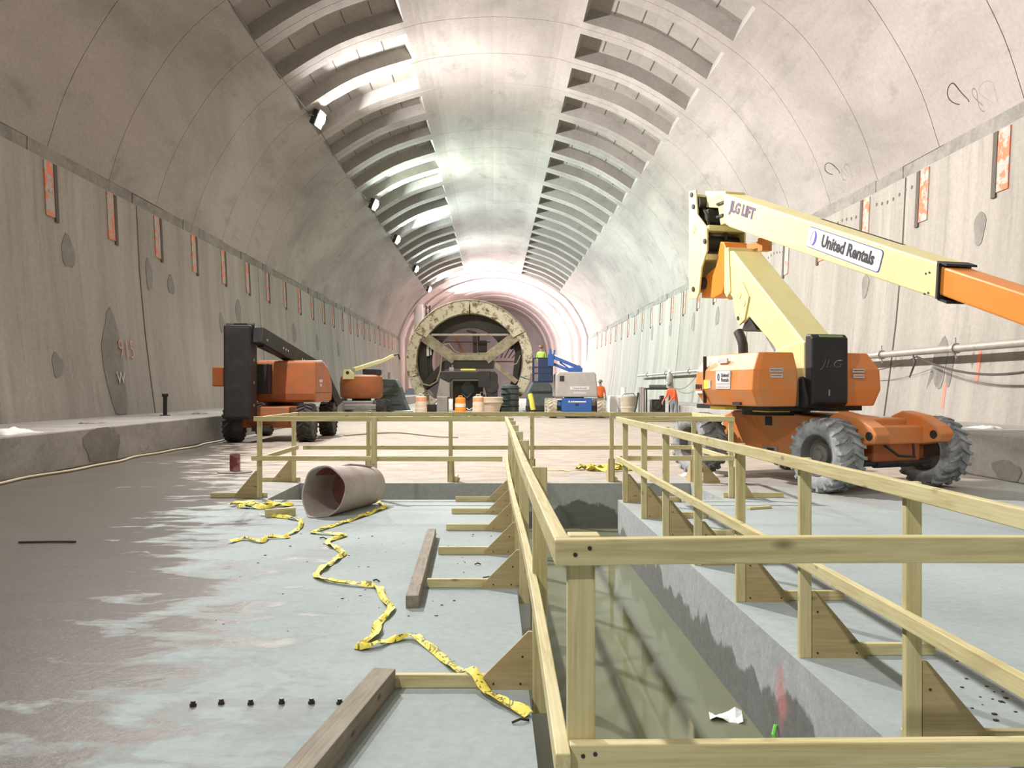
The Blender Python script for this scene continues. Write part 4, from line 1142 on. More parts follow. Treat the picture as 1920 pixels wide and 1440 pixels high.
    mb.prism([(x1 - .02, zt(x1 - .02)), (x1 + .012, zt(x1 + .012)), (x1 - .02, zt(x1) - .425), (x1 - .05, zt(x1) - .415)], ya - .004, yb + .004, 'y')
    mb.build('wear_collar', 'jblack', mbm)
    mb = MB(); mb.box(x2 - .05, x2 + .25, ya + .1, yb - .1, zt(x2) - .36, zt(x2) - .06); mb.build('boom_head', 'jboom', fl, bevel=.02)
    mb = MB()
    mb.prism([(.9, zt(.9) + .004), (2.6, zt(2.6) + .004), (2.6, zt(2.6) - .01), (.9, zt(.9) - .01)], yb - .10, yb - .04, 'y')
    mb.build('hose_carrier', 'dark', mbm)
    for dx_, dz in ((-.20, -.10), (-.14, -.095), (-.22, -.34), (-.16, -.335)):
        mb = MB(); x = x1 + dx_; mb.cyl((x, ya - .006, zt(x1) + dz), (x, ya + .01, zt(x1) + dz), .013, n=8); mb.build('bolt', 'dark', mbm)
    O = Vector((-.68, ya - .004, 4.36))
    text_obj('lettering', 'JLG LIFT', .245, 'inkp', mbm, Vector((-.66, ya - .004, 4.405)), u, nn, .90, .002, bold=.011)
    # sign
    x0s, x1s = 1.12, 2.66; cz = -.225
    cx = (x0s + x1s) / 2; L = (x1s - x0s) / u.x
    def rr(Lx, Hz, rad, y, mat, nm, par):
        ring = []
        for qx, qz, a0 in ((1, 1, 0), (-1, 1, 90), (-1, -1, 180), (1, -1, 270)):
            for k in range(5):
                a = R(a0 + 22.5 * k); ring.append((qx * (Lx / 2 - rad) + rad * math.cos(a), qz * (Hz / 2 - rad) + rad * math.sin(a)))
        c0 = Vector((cx, 0, zt(cx) + cz))
        pts = [(c0 + u * a + nn * b) for a, b in ring]
        mb = MB(); mb.prism([(p.x, p.z) for p in pts], y, ya + .01, 'y'); return mb.build(nm, mat, par)
    sg = rr(L, .295, .05, ya - .006, 'inkb', 'sign_border', mbm)
    rr(L - .02, .275, .045, ya - .010, 'white', 'sign_face', sg)
    c0 = Vector((cx, ya - .012, zt(cx) + cz))
    text_obj('lettering', 'United Rentals', .232, 'ink', sg, c0 + u * .11, u, nn, .84, .002, bold=.0075)
    for half_, mat in ((-1, 'inkg'), (1, 'inkb')):
        mb = MB(); ring = []
        for k in range(13): a = R(-90 + 15 * k); ring.append((half_ * (.012 + .075 * math.cos(a)), .105 * math.sin(a)))
        for k in range(12, -1, -1): a = R(-90 + 15 * k); ring.append((half_ * (.012 + .030 * math.cos(a)), .09 * math.sin(a)))
        pts = [(c0 + u * (a - L / 2 + .14) + nn * b) for a, b in ring]
        if half_ < 0: pts = list(reversed(pts))
        mb.prism([(p.x, p.z) for p in pts], ya - .0135, ya - .009, 'y'); mb.build('logo', mat, sg)
    return root
big_lift()

# ------------------------------------------------------------------ dark lift by the left bench
def dark_lift():
    root = thing('boom_lift', 'dusty orange boom lift with a tall dark mast and dark boom beside the left bench', 'boom lift', (-6.05, 24.7, 0), R(-90))
    # local x towards the camera, local y to the right of the picture
    for x in (1.5, -1.5):
        for y in (-.98, .98): wheel(root, (x, y, .52), .52, .42, 1 if y > 0 else -1, 'tyredk')
    mb = MB(); mb.prism([(-1.6, .42), (1.6, .42), (1.75, .6), (1.7, .95), (-1.6, .98)], -.55, .55, 'y'); ch = mb.build('chassis', 'dlift', root, bevel=.03)
    for x in (1.5, -1.5):
        mb = MB(); mb.box(x - .12, x + .12, -.75, .75, .38, .66); mb.build('axle_beam', 'dlift', root, bevel=.03)
    mb = MB(); mb.cyl((0, 0, .96), (0, 0, 1.10), .55, n=28); mb.build('turntable', 'dark', root, smooth=40)
    # right hood, rounded nose towards the far end
    mb = MB(); mb.prism([(.95, 1.06), (1.0, 1.30), (.95, 2.22), (-.1, 2.26), (-.75, 2.10), (-1.35, 1.70), (-1.45, 1.45), (-1.35, 1.06)], -.55, 1.12, 'y')
    h = mb.build('engine_hood', 'dlift', root, bevel=.07)
    mb = MB(); mb.box(.1, .55, 1.115, 1.13, 1.62, 1.70); mb.box(.2, .45, 1.115, 1.13, 1.50, 1.58); mb.build('warning_decal', 'decg', h)
    mb = MB(); mb.box(-1.3, 1.0, 1.115, 1.125, 1.32, 1.335); mb.build('hood_seam', 'dark', h)
    mb = MB(); mb.box(.9, 1.9, -1.15, -.70, 1.05, 2.05); mb.build('tank_hood', 'dlift', root, bevel=.06)
    mb = MB(); mb.box(1.5, 1.95, -1.45, -1.15, 1.50, 2.02); mb.build('side_box', 'rust', root, bevel=.03)
    mb = MB(); mb.box(.90, 1.30, -.50, -.10, 1.3, 2.12); mb.build('mast_gap_block', 'dark', root, bevel=.02)  # dark block filling the gap between mast and hood
    # tall mast: channel with front plate
    mb = MB(); mb.box(1.75, 2.42, -1.0, -.30, .64, 3.10); mast = mb.build('mast', 'jblack', root, bevel=.03)  # near-black colour includes the backlit shade on the mast
    mb = MB(); mb.box(2.40, 2.43, -.96, -.34, .70, 3.04); mb.build('mast_face', 'dark', mast, bevel=.01)
    mb = MB()
    for z in (1.0, 1.6, 2.2, 2.9): mb.cyl((2.1, -.31, z), (2.1, -.28, z), .04, n=10)
    mb.build('pin', 'steel', mast)
    mb = MB(); mb.cyl((2.1, -1.02, 3.12), (2.1, -.28, 3.12), .06, n=12); mb.box(1.9, 2.2, -.8, -.45, 3.08, 3.16); mb.build('mast_head', 'dark', mast)
    # boom falling towards the far end
    mb = MB(); mb.bar((2.2, -.18, 2.86), (-1.2, .75, 1.98), .32, .42); b = mb.build('boom', 'dark', root, bevel=.02)
    mb = MB(); mb.bar((2.0, -.14, 2.60), (-.2, .48, 2.12), .20, .12); mb.build('lower_link', 'dark', b)
    mb = MB(); mb.box(1.85, 2.1, -.28, .02, 2.62, 2.84); mb.build('pivot_box', 'dark', b)
    mb = MB()
    for k, x in enumerate((1.15, 1.02, .90, .1, 0)):
        t = (2.2 - x) / 3.4; p = Vector((2.2, -.18, 2.86)).lerp(Vector((-1.2, .75, 1.98)), t); mb.box(p.x - .035, p.x + .035, p.y + .12, p.y + .165, p.z - .06, p.z)
    mb.build('decal', 'white', b)
    mb = MB(); mb.box(1.92, 2.06, .0, .05, 2.70, 2.76); mb.build('pin', 'chrome', b)
    mb = MB(); mb.bar((-1.15, .80, 2.1), (-1.75, 1.22, .95), .22, .26); mb.box(-1.9, -1.2, .95, 1.2, .80, 1.0); mb.build('jib', 'dark', root, bevel=.02)
    mb = MB(); mb.box(1.7, 1.95, -.4, .1, .30, .44); mb.build('step', 'dark', root)
dark_lift()

# ------------------------------------------------------------------ far orange lift
def far_lift():
    root = thing('boom_lift', 'far orange lift with a rounded counterweight and pale jib beside the left wall', 'boom lift', (-6.95, 45.0, 0), R(-90))
    for x in (1.2, -1.2):
        for y in (-1.2, 1.2): wheel(root, (x, y, .45), .45, .45, 1 if y > 0 else -1, 'tyredk', 16, True)
    mb = MB(); mb.box(-1.3, 1.3, -.8, .8, .35, .8); mb.box(1.0, 1.45, -1.0, 1.0, .35, .62); mb.build('chassis', 'steel', root, bevel=.03)
    mb = MB(); n = 20; ring = [(1.15 * math.cos(2 * math.pi * k / n) * (1.0 if True else 1), 1.12 * math.sin(2 * math.pi * k / n)) for k in range(n)]
    vs = []; lv = [(.92, .90), (1.05, 1.0), (1.7, 1.02), (2.05, .97), (2.15, .86)]
    for z, f in lv: vs += [(a * f, b * f, z) for a, b in ring]
    fs = [(j * n + k, j * n + (k + 1) % n, (j + 1) * n + (k + 1) % n, (j + 1) * n + k) for j in range(4) for k in range(n)] + [list(range(n - 1, -1, -1)), list(range(4 * n, 5 * n))]
    mb.add(vs, fs); cw = mb.build('counterweight', 'dlift', root, smooth=40)
    mb = MB(); mb.cyl((0, 0, .78), (0, 0, .95), .5, n=20); mb.build('turntable', 'dark', root, smooth=40)
    mb = MB(); mb.prism([(-.80, 1.92), (-.20, 1.92), (-.25, 2.22), (-.45, 2.42), (-.75, 2.42)], .98, 1.12, 'x'); lug = mb.build('lug_plate', 'jcream', root, bevel=.01)
    mb = MB(); mb.cyl((1.115, -.55, 2.25), (1.125, -.55, 2.25), .09, n=12); mb.build('lug_hole', 'dark', lug)
    mb = MB(); mb.bar((.6, -.3, 2.42), (-.3, .95, 2.88), .30, .20); mb.bar((-.3, .95, 2.85), (-.6, 1.6, 3.2), .26, .16); mb.build('jib', 'jcream', root, bevel=.02)
    mb = MB(); mb.box(-.5, .3, 0.1, 1.0, 2.16, 2.45); mb.build('control_box', 'dark', root, bevel=.03)
    mb = MB(); mb.tube([(-.6, 1.6, 3.2), (-.7, 1.85, 3.28), (-.7, 1.95, 3.0)], .05, 6); mb.build('jib_hook', 'dark', root)
far_lift()

# ------------------------------------------------------------------ blue lift with grey hood
def blue_lift():
    root = thing('boom_lift', 'blue boom lift with a boxy grey hood near the pale steel ring', 'boom lift', (4.05, 42.8, 0), R(-90))
    for x in (1.15, -1.15):
        for y in (-1.18, 1.18): wheel(root, (x, y, .48), .48, .42, 1 if y > 0 else -1, 'drum', 16)
    mb = MB(); mb.box(-1.4, 1.35, -.75, .75, .32, .85); mb.box(1.3, 1.5, -.72, .72, .30, .98); mb.build('chassis', 'blue', root, bevel=.03)
    mb = MB(); mb.box(1.498, 1.506, -.42, -.34, .76, .84); mb.box(1.498, 1.506, -.30, .44, .765, .83); mb.build('worn_decal', 'white', root)
    mb = MB(); mb.box(1.5, 1.52, -.08, .08, .62, .70); mb.build('tow_eye', 'dark', root)
    for x in (1.17, -1.17):
        mb = MB(); mb.box(x - .12, x + .12, -1.0, 1.0, .36, .60); mb.build('axle_beam', 'dark', root)
    mb = MB(); mb.cyl((0, 0, .84), (0, 0, 1.02), .5, n=20); mb.build('turntable', 'dark', root)
    mb = MB(); mb.prism([(-1.02, 1.02), (.98, 1.02), (1.0, 1.25), (.92, 2.15), (.80, 2.24), (-.88, 2.24), (-1.0, 2.15)], -.9, 1.55, 'x'); hd = mb.build('hood', 'cover', root, bevel=.06)
    mb = MB(); mb.box(1.54, 1.56, -.84, -.62, 1.78, 2.05); mb.build('vent', 'dark', hd)
    mb = MB(); mb.box(1.545, 1.56, -.34, .58, 1.38, 1.54); mb.build('rental_decal', 'white', hd)
    text_obj('lettering', 'United Rentals', .125, 'ink', hd, (1.562, .13, 1.455), (0, 1, 0), (0, 0, 1), .95, .001)
    mb = MB(); mb.box(1.545, 1.556, -.18, .45, 1.18, 1.28); mb.build('decal', 'decg', hd)
    mb = MB(); mb.box(.2, 1.2, -.30, .30, 2.15, 2.46); mb.build('mast_box', 'blue', root, bevel=.02)
    mb = MB(); mb.bar((.6, .25, 2.45), (.4, -1.15, 3.05), .24, .20); mb.bar((.5, -.1, 2.25), (.3, -1.2, 2.72), .18, .14); mb.bar((.45, -.3, 2.42), (.4, -.75, 2.75), .14, .08); b = mb.build('boom', 'blue', root, bevel=.02)
    mb = MB(); mb.bar((.64, .15, 2.59), (.44, -1.1, 3.13), .20, .05); mb.build('boom_top', 'duct', b)
    mb = MB(); mb.box(.2, .6, -1.35, -1.05, 2.55, 3.15); mb.bar((.4, -1.2, 3.0), (.4, -1.22, 3.42), .1, .1); mb.bar((.4, -1.05, 3.1), (.4, -1.0, 3.36), .08, .08); mb.build('upright', 'blue', root, bevel=.02)
    # basket: floor, toe boards, rails, mesh back
    mb = MB(); x0, x1, y0, y1 = -.4, .55, -2.05, -1.10
    mb.box(x0, x1, y0, y1, 1.72, 1.80); mb.box(x1 - .04, x1, y0 + .22, y1, 1.78, 2.95); mb.box(x0, x1, y1 - .04, y1, 1.78, 2.95); bk = mb.build('basket', 'bluedk', root)
    mb = MB()
    for z in (2.2, 2.5, 2.95):
        for p, q in (((x0, y0), (x1, y0)), ((x1, y0), (x1, y1)), ((x0, y0), (x0, y1))): mb.cyl((p[0], p[1], z), (q[0], q[1], z), .025, n=6)
    for p in ((x0, y0), (x1, y0)): mb.cyl((p[0], p[1], 1.75), (p[0], p[1], 2.95), .028, n=6)
    mb.build('basket_rail', 'bluedk', root)
    mb = MB(); mb.box(-.7, -.35, .95, 1.25, 2.75, 2.95)
    return root
blue_lift()

# ------------------------------------------------------------------ people
def person(loc, rotz, label, joints=None, top='hivis', sleeve='shirt', leg='jean', hat='helmet', scale=1.0, bent=0.0):
    root = thing('person', label, 'person', loc, rotz)
    b = bent
    J = {'pel': (0, 0, .93, .135), 'sp': (0, -.04 * b, 1.12, .135), 'ch': (0, -.10 - .22 * b, 1.34 - .03 * b, .155), 'nk': (0, -.02 - .33 * b, 1.50 - .07 * b, .06), 'hd': (0, .01 - .42 * b, 1.60 - .10 * b, .085), 'tp': (0, .0 - .44 * b, 1.70 - .11 * b, .08)}
    E_ = [('pel', 'sp'), ('sp', 'ch'), ('ch', 'nk'), ('nk', 'hd'), ('hd', 'tp')]
    for s, n in ((-1, 'l'), (1, 'r')):
        J['sh' + n] = (s * .19, -.02 - .24 * b, 1.42 - .05 * b, .065); J['el' + n] = (s * .25, -.04 - .28 * b, 1.14 - .05 * b, .045)
        J['wr' + n] = (s * .22, -.16 - .40 * b, .95 - .02 * b, .030); J['pa' + n] = (s * .21, -.19 - .43 * b, .88 - .02 * b, .034)
        E_ += [('ch', 'sh' + n), ('sh' + n, 'el' + n), ('el' + n, 'wr' + n), ('wr' + n, 'pa' + n)]
        for k in range(4):
            px = s * (.175 + .022 * k); L = (.075, .085, .08, .06)[k]
            J['fa%d' % k + n] = (px, -.215 - .43 * b, .835 - .02 * b, .010); J['fb%d' % k + n] = (px, -.205 - .43 * b, .835 - L - .02 * b, .008)
            E_ += [('pa' + n, 'fa%d' % k + n), ('fa%d' % k + n, 'fb%d' % k + n)]
        J['ta' + n] = (s * .165, -.22 - .43 * b, .875 - .02 * b, .011); J['tb' + n] = (s * .155, -.245 - .43 * b, .83 - .02 * b, .009)
        E_ += [('pa' + n, 'ta' + n), ('ta' + n, 'tb' + n)]
        J['hp' + n] = (s * .10, 0, .88, .10); J['kn' + n] = (s * .12, -.03, .50, .065); J['an' + n] = (s * .13, .02, .10, .048); J['to' + n] = (s * .15, -.16, .045, .040); J['he' + n] = (s * .13, .05, .05, .042)
        E_ += [('pel', 'hp' + n), ('hp' + n, 'kn' + n), ('kn' + n, 'an' + n), ('an' + n, 'to' + n), ('an' + n, 'he' + n)]
    bm = bmesh.new(); ly = bm.verts.layers.skin.verify(); V = {}
    for k, (x, y, z, r_) in J.items():
        v = bm.verts.new((x, y, z)); v[ly].radius = (r_ * (1.25 if k in ('pel', 'sp', 'ch') else 1), r_); v[ly].use_root = (k == 'pel'); V[k] = v
    for a, c in E_: bm.edges.new((V[a], V[c]))
    me = bpy.data.meshes.new('tmp'); bm.to_mesh(me); bm.free()
    o = bpy.data.objects.new('tmp', me); COL.objects.link(o)
    o.modifiers.new('s', 'SKIN'); sd = o.modifiers.new('d', 'SUBSURF'); sd.levels = 1
    dg = bpy.context.evaluated_depsgraph_get(); dg.update()
    m2 = bpy.data.meshes.new_from_object(o.evaluated_get(dg)); bpy.data.objects.remove(o)
    m2.name = 'body'; m2.materials.clear()
    for k in (leg, top, 'skin', sleeve, 'boot'): m2.materials.append(MT[k])
    for p in m2.polygons:
        x, y, z = p.center; p.use_smooth = True
        arm = abs(x) > .235 or (y < -.13 - .33 * b and z < 1.2 and abs(x) > .14)
        if z < .13: i = 4
        elif z > 1.475 - .06 * b: i = 2
        elif (z < .97 and abs(x) > .14 and y < -.10): i = 2
        elif arm and z > .9: i = 3
        elif z < .95: i = 0
        else: i = 1
        p.material_index = i
    body = bpy.data.objects.new('body', m2); COL.objects.link(body); body.parent = root
    # helmet, with brim
    hx = J['tp']; mb = MB(); mb.lathe([(.150, -.015), (.128, -.01), (.125, .03), (.105, .085), (.06, .115), (0, .122)], (0, hx[1], hx[2] - .005), 'z', 16)
    mb.build('helmet', hat, root, smooth=60)
    mb = MB(); mb.lathe([(.016, 0), (.012, -.012), (0, -.016)], (0, hx[1] - .10, hx[2] - .085), 'z', 8); mb.build('nose', 'skin', body, smooth=60)
    if top != 'shirt':
        mb = MB()
        for z in (1.02, 1.16): mb.lathe([(.19, z), (.19, z + .04)], (0, -.02 - .04 * b, 0), 'z', 20)
    root.scale = (scale,) * 3
    return root
person((5.62, 44.9, 0), R(20), 'person in an orange vest and grey helmet standing beside the blue lift', scale=1.05)
person((7.78, 36.6, 0), R(-60), 'person in a red-orange jacket bending over the generator frame', top='hivisr', sleeve='hivisr', hat='helmet', bent=.7, scale=1.0)
person((2.40, 42.75, 1.80), R(160), 'person in a lime shirt and brown helmet standing in the blue basket', top='lime', sleeve='lime', hat='helmetb')

# ------------------------------------------------------------------ pale steel ring gantry
def sector(mb, r0, r1, a0, a1, y0, y1, n=8, sx=1.0, sz=1.0, mi=0):
    vs = []
    for k in range(n + 1):
        a = R(a0 + (a1 - a0) * k / n)
        for rr in (r0, r1):
            for y in (y0, y1): vs.append((sx * rr * math.cos(a), y, sz * rr * math.sin(a)))
    fs = []
    for k in range(n):
        b = k * 4
        fs += [(b, b + 4, b + 6, b + 2), (b + 1, b + 3, b + 7, b + 5), (b + 2, b + 6, b + 7, b + 3), (b, b + 1, b + 5, b + 4)]
    fs += [(0, 2, 3, 1), (n * 4, n * 4 + 1, n * 4 + 3, n * 4 + 2)]
    mb.add(vs, fs, mi)
def ring():
    C = Vector((-1.38, 50, 3.05))
    root = thing('steel_ring', 'large round flaking pale steel ring gantry with diagonal beams', 'ring gantry', (C.x, C.y, 0))
    def sec(name, r0, r1, a0, a1, mat='ring', n=10, y0=-.4, y1=.45):
        mb = MB(); sector(mb, r0, r1, a0, a1, y0, y1, n, 1.02, .98)
        o = mb.build(name, mat, root, bevel=.02, loc=(0, 0, C.z)); return o
    for a0, a1 in ((29, 89.4), (90.6, 151)): sec('top_segment', 2.82, 3.56, a0, a1)
    for a0, a1 in ((-18, 28), (-38, -18.8), (-62, -38.8), (152, 196), (196.8, 216), (216.8, 232)):
        sec('side_segment', 3.05, 3.62, a0, a1, n=6)
    sec('outer_flange', 3.56, 3.64, 29, 151, 'beam', 16, -.45, -.30)
    # dark skin behind the front ring
    sec('skin_plate', 3.30, 3.42, -40, 220, 'ringdk', 36, .45, 7.0)
    for y in (2.4, 4.6): sec('inner_rib', 2.6, 3.30, 20, 160, 'ringdk', 20, y, y + .3)
    mb = MB(); vs = []
    n = 20; z0 = 1.55
    sector(mb, 2.02, 2.86, 33, 147, .5, 1.3, 16); mb.build('canopy', 'ringdk', root, loc=(0, 0, C.z))
    for a0, a1, r0 in ((153, 214, 2.25), (-30, 24, 2.72)):
        mb = MB(); sector(mb, r0, 3.08, a0, a1, .48, .7, 10); mb.build('side_dark_panel', 'ringdk', root, loc=(0, 0, C.z))  # dark panels filling the ring interior at both sides
    # diagonals, bottom beam, tie bar
    def pb(name, p, q, wy, wz, mat='beam', y=0):
        mb = MB(); mb.bar((p[0], y, p[1] + C.z), (q[0], y, q[1] + C.z), wy, wz, up=(0, 1, 0)); return mb.build(name, mat, root, bevel=.02)
    pb('diagonal_beam', (-3.1, 1.72), (-.85, .08), .62, .55); pb('diagonal_beam', (3.05, 1.72), (.92, .08), .62, .55)
    for sx in (-1, 1):
        mb = MB(); p = Vector((sx * 2.0, -.30, .92 + C.z)); mb.bar(p - Vector((.26, 0, .32 * -sx * -1 * sx)) * .0 + Vector((0, 0, -.30)), p + Vector((0, 0, .34)), .04, .05); 
    mb = MB(); mb.box(-1.15, 1.15, -.30, .30, C.z + .02, C.z + .42); hb = mb.build('bottom_beam', 'beam', root, bevel=.02)
    mb = MB()
    for x in (-.95, 0, .8): mb.box(x - .03, x + .03, -.34, -.29, C.z + .02, C.z + .42)
    mb.box(-1.1, 1.1, -.34, -.29, C.z + .40, C.z + .45); mb.build('stiffener', 'beam', hb)
    mb = MB(); mb.cyl((-2.25, -.2, C.z + 1.52), (2.25, -.2, C.z + 1.52), .07, n=10); mb.build('tie_bar', 'drum', root, smooth=40)
    mb = MB(); mb.cyl((-1.5, .8, C.z + 1.15), (1.2, .8, C.z + 1.15), .025, n=6); mb.build('tie_rod', 'dark', root)
    mb = MB(); mb.box(-1.45, 1.4, -.20, .5, C.z - .45, C.z + .02); mb.build('underframe', 'ringdk', root, bevel=.02)
    pb('hanger', (-1.35, -.1), (-2.75, -1.55), .40, .40, 'ringdk', .1); pb('hanger', (1.35, -.1), (2.75, -1.25), .30, .26, 'beam', .1)
    pb('hanger', (-2.9, 1.5), (-2.6, -1.6), .5, .5, 'ringdk', .6); pb('hanger', (2.95, 1.4), (2.65, -1.4), .35, .5, 'ringdk', .6)
    pb('strut', (-.85, 1.4), (-.40, .4), .12, .16, 'rust', 1.2)
    pb('erector_arm', (.25, 1.75), (.30, .45), .24, .3, 'ringdk', .9); pb('erector_arm', (.30, 1.72), (-.2, 1.82), .12, .3, 'ringdk', .9)
    mb = MB(); mb.box(.45, 1.0, .8, 1.2, C.z + .55, C.z + 1.25); mb.box(.42, .56, .8, 1.1, C.z + 1.2, C.z + 1.7); mb.build('erector_head', 'ringdk', root, bevel=.12)
    # ladder-like clutter at right, cables
    mb = MB()
    for k in range(5): mb.cyl((1.6 + .22 * k, .9, C.z + .2), (1.9 + .25 * k, .9, C.z + 1.1 - .1 * k), .035, n=6)
    mb.box(1.55, 2.9, .7, .9, C.z - .05, C.z + .02); mb.build('walkway_frame', 'rust', root)
    mb = MB(); mb.tube([(-2.95, -.5, C.z - .9), (-2.7, -.5, C.z - 1.35), (-2.3, -.5, C.z - 1.45), (-1.9, -.5, C.z - 1.2), (-1.7, -.5, C.z - .6), (-1.62, -.5, C.z + .25)], .045, 7); mb.build('hose_loop', 'hose', root, smooth=60)
    mb = MB(); mb.tube([(-1.5, -.4, C.z + .95), (-1.2, -.4, C.z + 1.0), (-.9, -.4, C.z + .6), (-.6, -.4, C.z + .45)], .035, 6); mb.build('hose_loop', 'hose', root, smooth=60)
    mb = MB(); mb.tube([(2.95, -.4, C.z + .3), (2.75, -.4, C.z - .15), (2.4, -.4, C.z - .3)], .03, 6); mb.build('hose_loop', 'hose', root, smooth=60)
    mb = MB(); mb.box(-2.55, -2.40, .2, .3, C.z + .3, C.z + .9); mb.box(-2.34, -2.26, .2, .3, C.z + .35, C.z + .85); mb.build('strip_light', 'duct', root)
    # saddles under both ends
    mb = MB(); mb.box(-2.9, -1.95, -.6, 2.5, 0, .50); mb.box(1.35, 2.2, -.6, 2.5, 0, .42); mb.build('saddle', 'dark', root, bevel=.04)
ring()

# dark loading machine standing in front of the ring
def loader():
    root = thing('loading_machine', 'dark grimy portal-shaped machine under the pale steel ring', 'machine', (-1.38, 47.3, 0))
    mb = MB(); mb.prism([(-1.55, 2.0), (-1.55, 2.38), (1.45, 2.38), (1.62, 2.2), (1.62, 1.0), (1.25, .6), (1.05, .9), (.85, 1.7), (.6, 1.95), (-.9, 1.95), (-1.05, 1.75)], -.5, .5, 'y'); mb.build('portal_frame', 'steel', root, bevel=.05) if False else mb.build('portal_frame', 'dark', root, bevel=.05)
    mb = MB(); mb.prism([(-1.55, 2.0), (-1.0, 1.9), (-1.0, .95), (-1.75, .95)], -.45, .45, 'y'); mb.box(-1.72, -1.12, -.5, .5, 0, 1.0); mb.build('leg', 'steel', root, bevel=.04)
    mb = MB(); mb.box(.75, 1.5, -.4, .5, 0, 1.1); mb.build('leg', 'dark', root, bevel=.05)
    mb = MB(); mb.box(.55, 1.2, -.58, -.48, 1.5, 2.4); mb.cyl((1.3, -.56, 1.55), (1.3, -.48, 1.55), .38, n=16); mb.build('cover_plate', 'dark', root, bevel=.03)
    mb = MB(); mb.box(-.42, .42, -.3, .2, 2.40, 2.52); mb.build('yellow_bar', 'yel', root, bevel=.04)
    mb = MB(); mb.box(-1.05, -.8, -.3, .1, 2.38, 2.6); mb.cyl((-.9, -.1, 2.6), (-.88, -.1, 2.75), .03, n=6); mb.build('work_light', 'steel', root, bevel=.03)
    mb = MB(); mb.box(-.9, .8, .6, 1.2, .2, 1.9); mb.build('rear_body', 'ringdk', root, bevel=.05)
    mb = MB(); mb.cyl((-.05, .55, 1.45), (-.05, .62, 1.45), .36, n=16); mb.tube([(-.4, .5, 1.2), (-.1, .45, .9), (.3, .5, 1.3)], .05, 6); mb.build('hose_reel', 'slate', root, smooth=40)
    mb = MB(); mb.tube([(.55, -.6, .75), (.7, -.65, 1.25), (.95, -.62, 1.2), (1.0, -.6, .8)], .03, 6); mb.build('handle', 'steel', root, smooth=60)
loader()
# crates / plant around the ring
t = thing('slate_machine', 'dark green-grey stacked plant left of the pale ring', 'machine', (-5.95, 48.2, 0))
mb = MB(); mb.prism([(-.9, .0), (1.3, .0), (.95, .8), (.75, 1.5), (.5, 1.95), (-.35, 2.0), (-.5, 1.4)], -.8, .8, 'y'); mb.build('body', 'slate', t, bevel=.05)
mb = MB(); mb.box(-.3, .45, -.85, -.1, 1.55, 1.75); mb.box(-.55, .65, -.86, -.2, 1.05, 1.2); mb.box(-.7, .8, -.88, -.2, .55, .68); mb.build('ledge', 'slate', t, bevel=.02)
mb = MB(); mb.cyl((.1, -.3, 1.98), (.1, -.3, 2.35), .06, n=8); mb.build('stack', 'steel', t)
mb = MB(); mb.box(-1.0, 1.5, -1.2, -.85, 0, .22); mb.build('skid', 'steel', t, bevel=.02)
t = thing('slate_machine', 'dark green plant standing between the ring and the blue lift', 'machine', (2.35, 47.0, 0))
mb = MB(); mb.prism([(-.55, 0), (.9, 0), (.95, 1.3), (.7, 1.75), (-.2, 1.8), (-.5, 1.2)], -.7, .7, 'y'); mb.build('body', 'slate', t, bevel=.08)
mb = MB(); mb.box(-.6, .98, -.78, -.6, .25, .5); mb.box(-.3, .8, -.76, -.6, 1.2, 1.3); mb.build('ledge', 'dark', t, bevel=.02)
t = thing('slate_machine', 'dark ribbed tank behind the ring base on the blue lift side', 'machine', (.95, 48.6, 0))
mb = MB(); mb.lathe([(0, 1.66), (.45, 1.62), (.5, 1.5), (.5, .1), (.45, 0), (0, 0)], n=20); mb.build('body', 'slate', t, smooth=35)
mb = MB()
for z in (.4, .75, 1.1, 1.4): mb.lathe([(.5, z), (.53, z + .02), (.53, z + .06), (.5, z + .08)], n=20)
mb.build('rib', 'dark', t, smooth=35)

# traffic barrels
def barrel(x, y, label, mats, sc=1.0):
    t = thing('traffic_barrel', label, 'barrel', (x, y, 0)); t.scale = (sc,) * 3
    body = MB(); pr = [(0, .0), (.30, .0)]
    for k in range(4):
        z = k * .24; r_ = .29 - .012 * k; pr += [(r_, z + .02), (r_, z + .21), (r_ - .012, z + .225)]
    pr += [(.22, .98), (.06, 1.0)]
    body.lathe([(r_, z) for r_, z in pr], n=24); b = body.build('drum_body', mats[0], t, smooth=40)
    hb = MB(); hb.tube([(-.10, 0, .98), (-.08, 0, 1.06), (.08, 0, 1.06), (.10, 0, .98)], .03, 6); hb.build('handle', mats[0], t, smooth=60)
    z = .48 if mats[1] == 'refl' else .72; r_ = .2935 - .012 * (2 if mats[1] == 'refl' else 3)
    bd = MB(); bd.lathe([(r_ - .004, z + .03), (r_ + .002, z + .03), (r_ + .002, z + .2), (r_ - .004, z + .2)], n=24); bd.build('band', mats[1], t, smooth=40)
    bs = MB(); bs.lathe([(.40, 0), (.40, .06), (.30, .07)], n=20); bs.build('base_ring', 'dark', t, smooth=40)
barrel(-1.66, 43.0, 'bright orange traffic barrel with one pale band before the dark machine', ('barrel', 'refl'))
barrel(-3.62, 42.8, 'dusty traffic barrel with faded orange top at the left foot of the ring', ('barrelw', 'barrelf'), 1.08)
barrel(-.75, 42.6, 'wide dusty traffic barrel with faded orange top next to the bright one', ('barrelw', 'barrelf'), 1.06)
t = thing('mixing_tub', 'round dusty pinkish tub behind the wide barrel', 'tub', (-.12, 43.9, 0))
mb = MB(); mb.lathe([(.38, 0), (.46, .35), (.56, .72), (.62, .98), (.55, 1.0), (.5, .7), (.4, .1), (0, .06)], n=24); mb.build('shell', 'barrelw', t, smooth=40)
mb = MB(); mb.lathe([(.60, .70), (.64, .72), (.64, .80), (.60, .82)], n=24); mb.build('rim_band', 'barrelw', t, smooth=40)
mb = MB(); mb.tube([(-1.345, 42.95, .45), (-1.25, 42.88, .38), (-1.16, 42.8, .38), (-1.085, 42.7, .45)], .025, 6)
